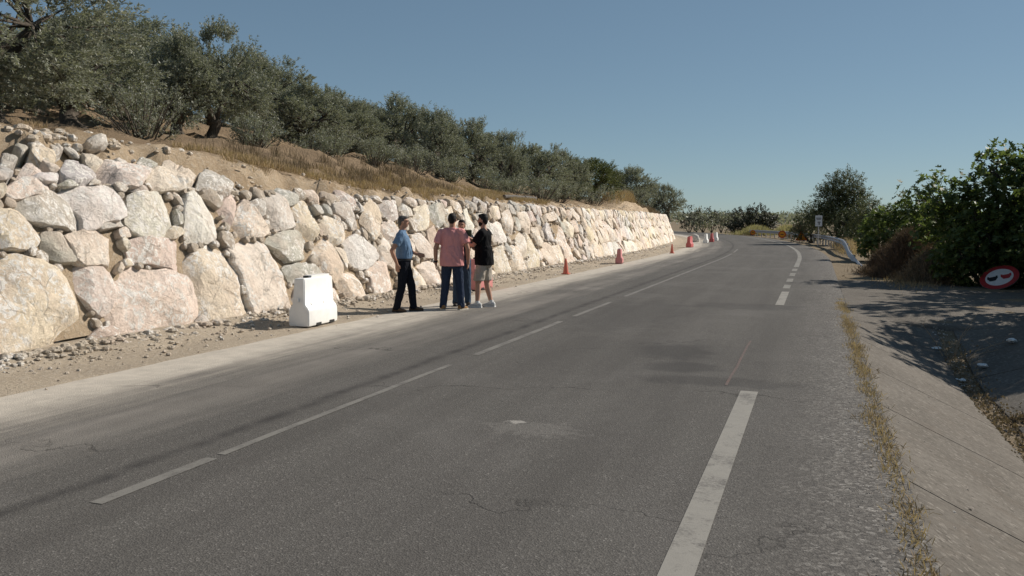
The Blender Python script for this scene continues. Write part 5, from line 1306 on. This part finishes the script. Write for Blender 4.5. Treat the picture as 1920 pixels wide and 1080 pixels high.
        link('sole', mesh('sole', vv, [tuple(range(m_)), tuple(range(2 * m_ - 1, m_ - 1, -1))] + [(j, (j + 1) % m_, m_ + (j + 1) % m_, m_ + j) for j in range(m_)]), shoe[1], so)
        if shorts:
            b = MB(); b.tube([ft[s] + V3((0, 0, .07)), ft[s] + V3((0, 0, .135))], [.046, .045], 14); b.build('sock', shoe[1], e, True)
    # ---- hair, eyes, brows
    b = MB()
    def hb(c, r):
        t = MB(); ball(t, (0, 0, 0), r); b.add([hd + HR @ (V3(p) + V3(c)) for p in t.v], t.f)
    hb((0, -.022, .046), (.077, .090, .076)); hb((0, -.048, .012), (.072, .062, .072 + hairlong)); hb((0, .030, .078), (.058, .050, .034 + hairlong * .6))
    hb((0, -.058, -.030), (.060, .040, .052))
    for s in (-1, 1): hb((s * .062, -.022, .015), (.017, .040, .048))
    if hairlong: hb((0, .040, .094), (.055, .050, .028)); hb((0, -.02, .105), (.066, .07, .03))
    voxel(b, .009, 'hair', hair, e, 2)
    if beard:
        b = MB(); hb((0, .036, -.082), (.047, .046, .036)); [hb((s * .048, .022, -.058), (.018, .042, .042)) for s in (-1, 1)]; hb((0, .080, -.044), (.026, .010, .007)); voxel(b, .008, 'beard', beard, e, 1)
    for s in (-1, 1):
        b = MB(); hb((s * .031, .078, .008), (.012, .008, .007)); link('eye', mesh('eye', b.v, b.f, True), M_EYE, e)
        b = MB(); hb((s * .033, .082, .028), (.020, .007, .005)); link('eyebrow', mesh('eyebrow', b.v, b.f, True), hair, e)
    return e
M_BLUE = cloth('blue_polo_cotton', (.135, .215, .33)); M_PINK = cloth('salmon_polo_cotton', (.68, .30, .285)); M_BLK = cloth('black_cotton', (.008, .008, .009)); M_GREYT = cloth('dark_grey_polo', (.055, .06, .075))
M_NAVY = cloth('navy_trousers', (.010, .012, .018)); M_JEAN = cloth('dark_blue_jeans', (.030, .042, .072)); M_JEAN2 = cloth('mid_blue_jeans', (.055, .085, .13)); M_BEIGE = cloth('beige_shorts_cotton', (.42, .37, .31))
S_BRN = (simple('brown_leather', (.10, .058, .030), .5, .15), simple('dark_rubber', (.02, .02, .02), .8)); S_TAN = (simple('tan_suede', (.26, .15, .065), .8, .15), simple('pale_rubber', (.45, .42, .36), .8)); S_WHT = (simple('white_trainer', (.50, .50, .49), .6, .2, 25), simple('white_rubber', (.72, .71, .69), .6)); S_BLK = (simple('dark_shoe', (.035, .03, .027), .6), simple('black_rubber', (.02, .02, .02), .8))
def head_of(dx, dy): return math.atan2(-dx, dy)                # rotation that turns +y to (dx, dy)
rt = Vector((_R[0], _R[1])); fw = Vector((_F[0], _F[1])).normalized()
def hd_(r, f_): v = rt * r + fw * f_; return head_of(v.x, v.y)
def gpx(x, y): p = ground(x, y); return (p[0], p[1], .0)
# the man in blue: profile, looking right, right hand behind the hip
p1 = person(gpx(758, 584), hd_(1, .06), 1.80, M_SKIN, M_HAIRG, M_BLUE, M_NAVY, S_BRN, 'grey-haired man in blue polo shirt and dark trousers, leftmost of the men',
    dict(footR=(.10, -.13, 0), footL=(-.11, .17, 0), elbR=(.29, -.20, 1.14), wriR=(.22, -.11, .90), handR=(-.15, .05, -1), palmR=(-1, .2, 0), elbL=(-.27, .02, 1.15), wriL=(-.25, .24, 1.06), handL=(.2, 1, -.2), palmL=(1, 0, 0), belly=.032, lean=(0, -.02, 0), hip=(0, .0, .93), kneeR=(0, .03, 0), kneeL=(0, .04, 0), toeR=-.35, toeL=.0, headyaw=-.12))
# the man in pink: back to the camera
p2 = person(gpx(848, 581), hd_(.10, 1), 1.85, M_SKIN, M_HAIRD, M_PINK, M_JEAN, S_TAN, 'broad man in a salmon pink shirt and jeans seen from behind, arms hanging',
    dict(footL=(-.17, .0, 0), footR=(.17, .02, 0), elbL=(-.30, -.03, 1.13), wriL=(-.31, .03, .885), elbR=(.30, -.02, 1.13), wriR=(.29, .06, .89), palmL=(1, .2, 0), palmR=(-1, .2, 0), wide=1.14, toeL=.35, toeR=-.45, headyaw=.0, lean=(0, .02, 0)), belt=False, sleeve=.6, untuck=True)
b = MB(); b.tube([(-.311, .018, .915), (-.31, .026, .885)], .040, 14); b.build('watch', M_SBLACK, p2)
# the man facing the camera behind him
p3 = person(gpx(866, 573), hd_(.12, -1), 1.73, M_SKIN, M_HAIRD, M_GREYT, M_JEAN2, S_BLK, 'man in a dark grey shirt and jeans mostly hidden behind the man in pink',
    dict(footL=(-.13, .0, 0), footR=(.13, .03, 0), elbL=(-.30, .06, 1.16), wriL=(-.16, .26, 1.26), handL=(.2, .5, .8), palmL=(1, 0, 0), elbR=(.28, .02, 1.14), wriR=(.16, .22, 1.10), handR=(-.3, 1, .1), palmR=(-1, 0, 0), belly=.015, headyaw=-.25), belt=False)
# the man in black: facing left, forearm raised
p4 = person(gpx(908, 576), hd_(-1, .30), 1.83, M_SKIN2, M_HAIRD, M_BLK, M_BEIGE, S_WHT, 'bearded young man in a black t-shirt, beige shorts and white trainers facing left',
    dict(footL=(-.12, .10, 0), footR=(.12, -.10, 0), elbL=(-.25, .13, 1.20), wriL=(-.17, .34, 1.22), handL=(.3, .9, .45), palmL=(1, 0, 0), elbR=(.24, .20, 1.22), wriR=(.10, .36, 1.34), handR=(-.3, .6, .7), palmR=(-1, 0, 0), wide=1.08, belly=.03, headyaw=.05, toeL=.05, toeR=-.15), shorts=True, beard=M_HAIRD, belt=False, sleeve=.72, hairlong=.02, collar=False, untuck=True)
# folder held up between the two men
pf = at(877, 437, 16.3)
e = tag(empty('clipboard', tuple(pf), hd_(.5, 1)), 'dark green folder held up between the man in pink and the man in black', 'folder')
M_FOLD = simple('dark_green_cover', (.05, .06, .035), .6); M_PAPER = simple('paper_edge', (.70, .66, .45), .7)
mb = MB(); mb.box((0, 0, 0), (.17, .012, .11)); mb.build('cover', M_FOLD, e); mb = MB(); mb.box((0, -.004, .060), (.155, .006, .010)); mb.build('paper', M_PAPER, e)
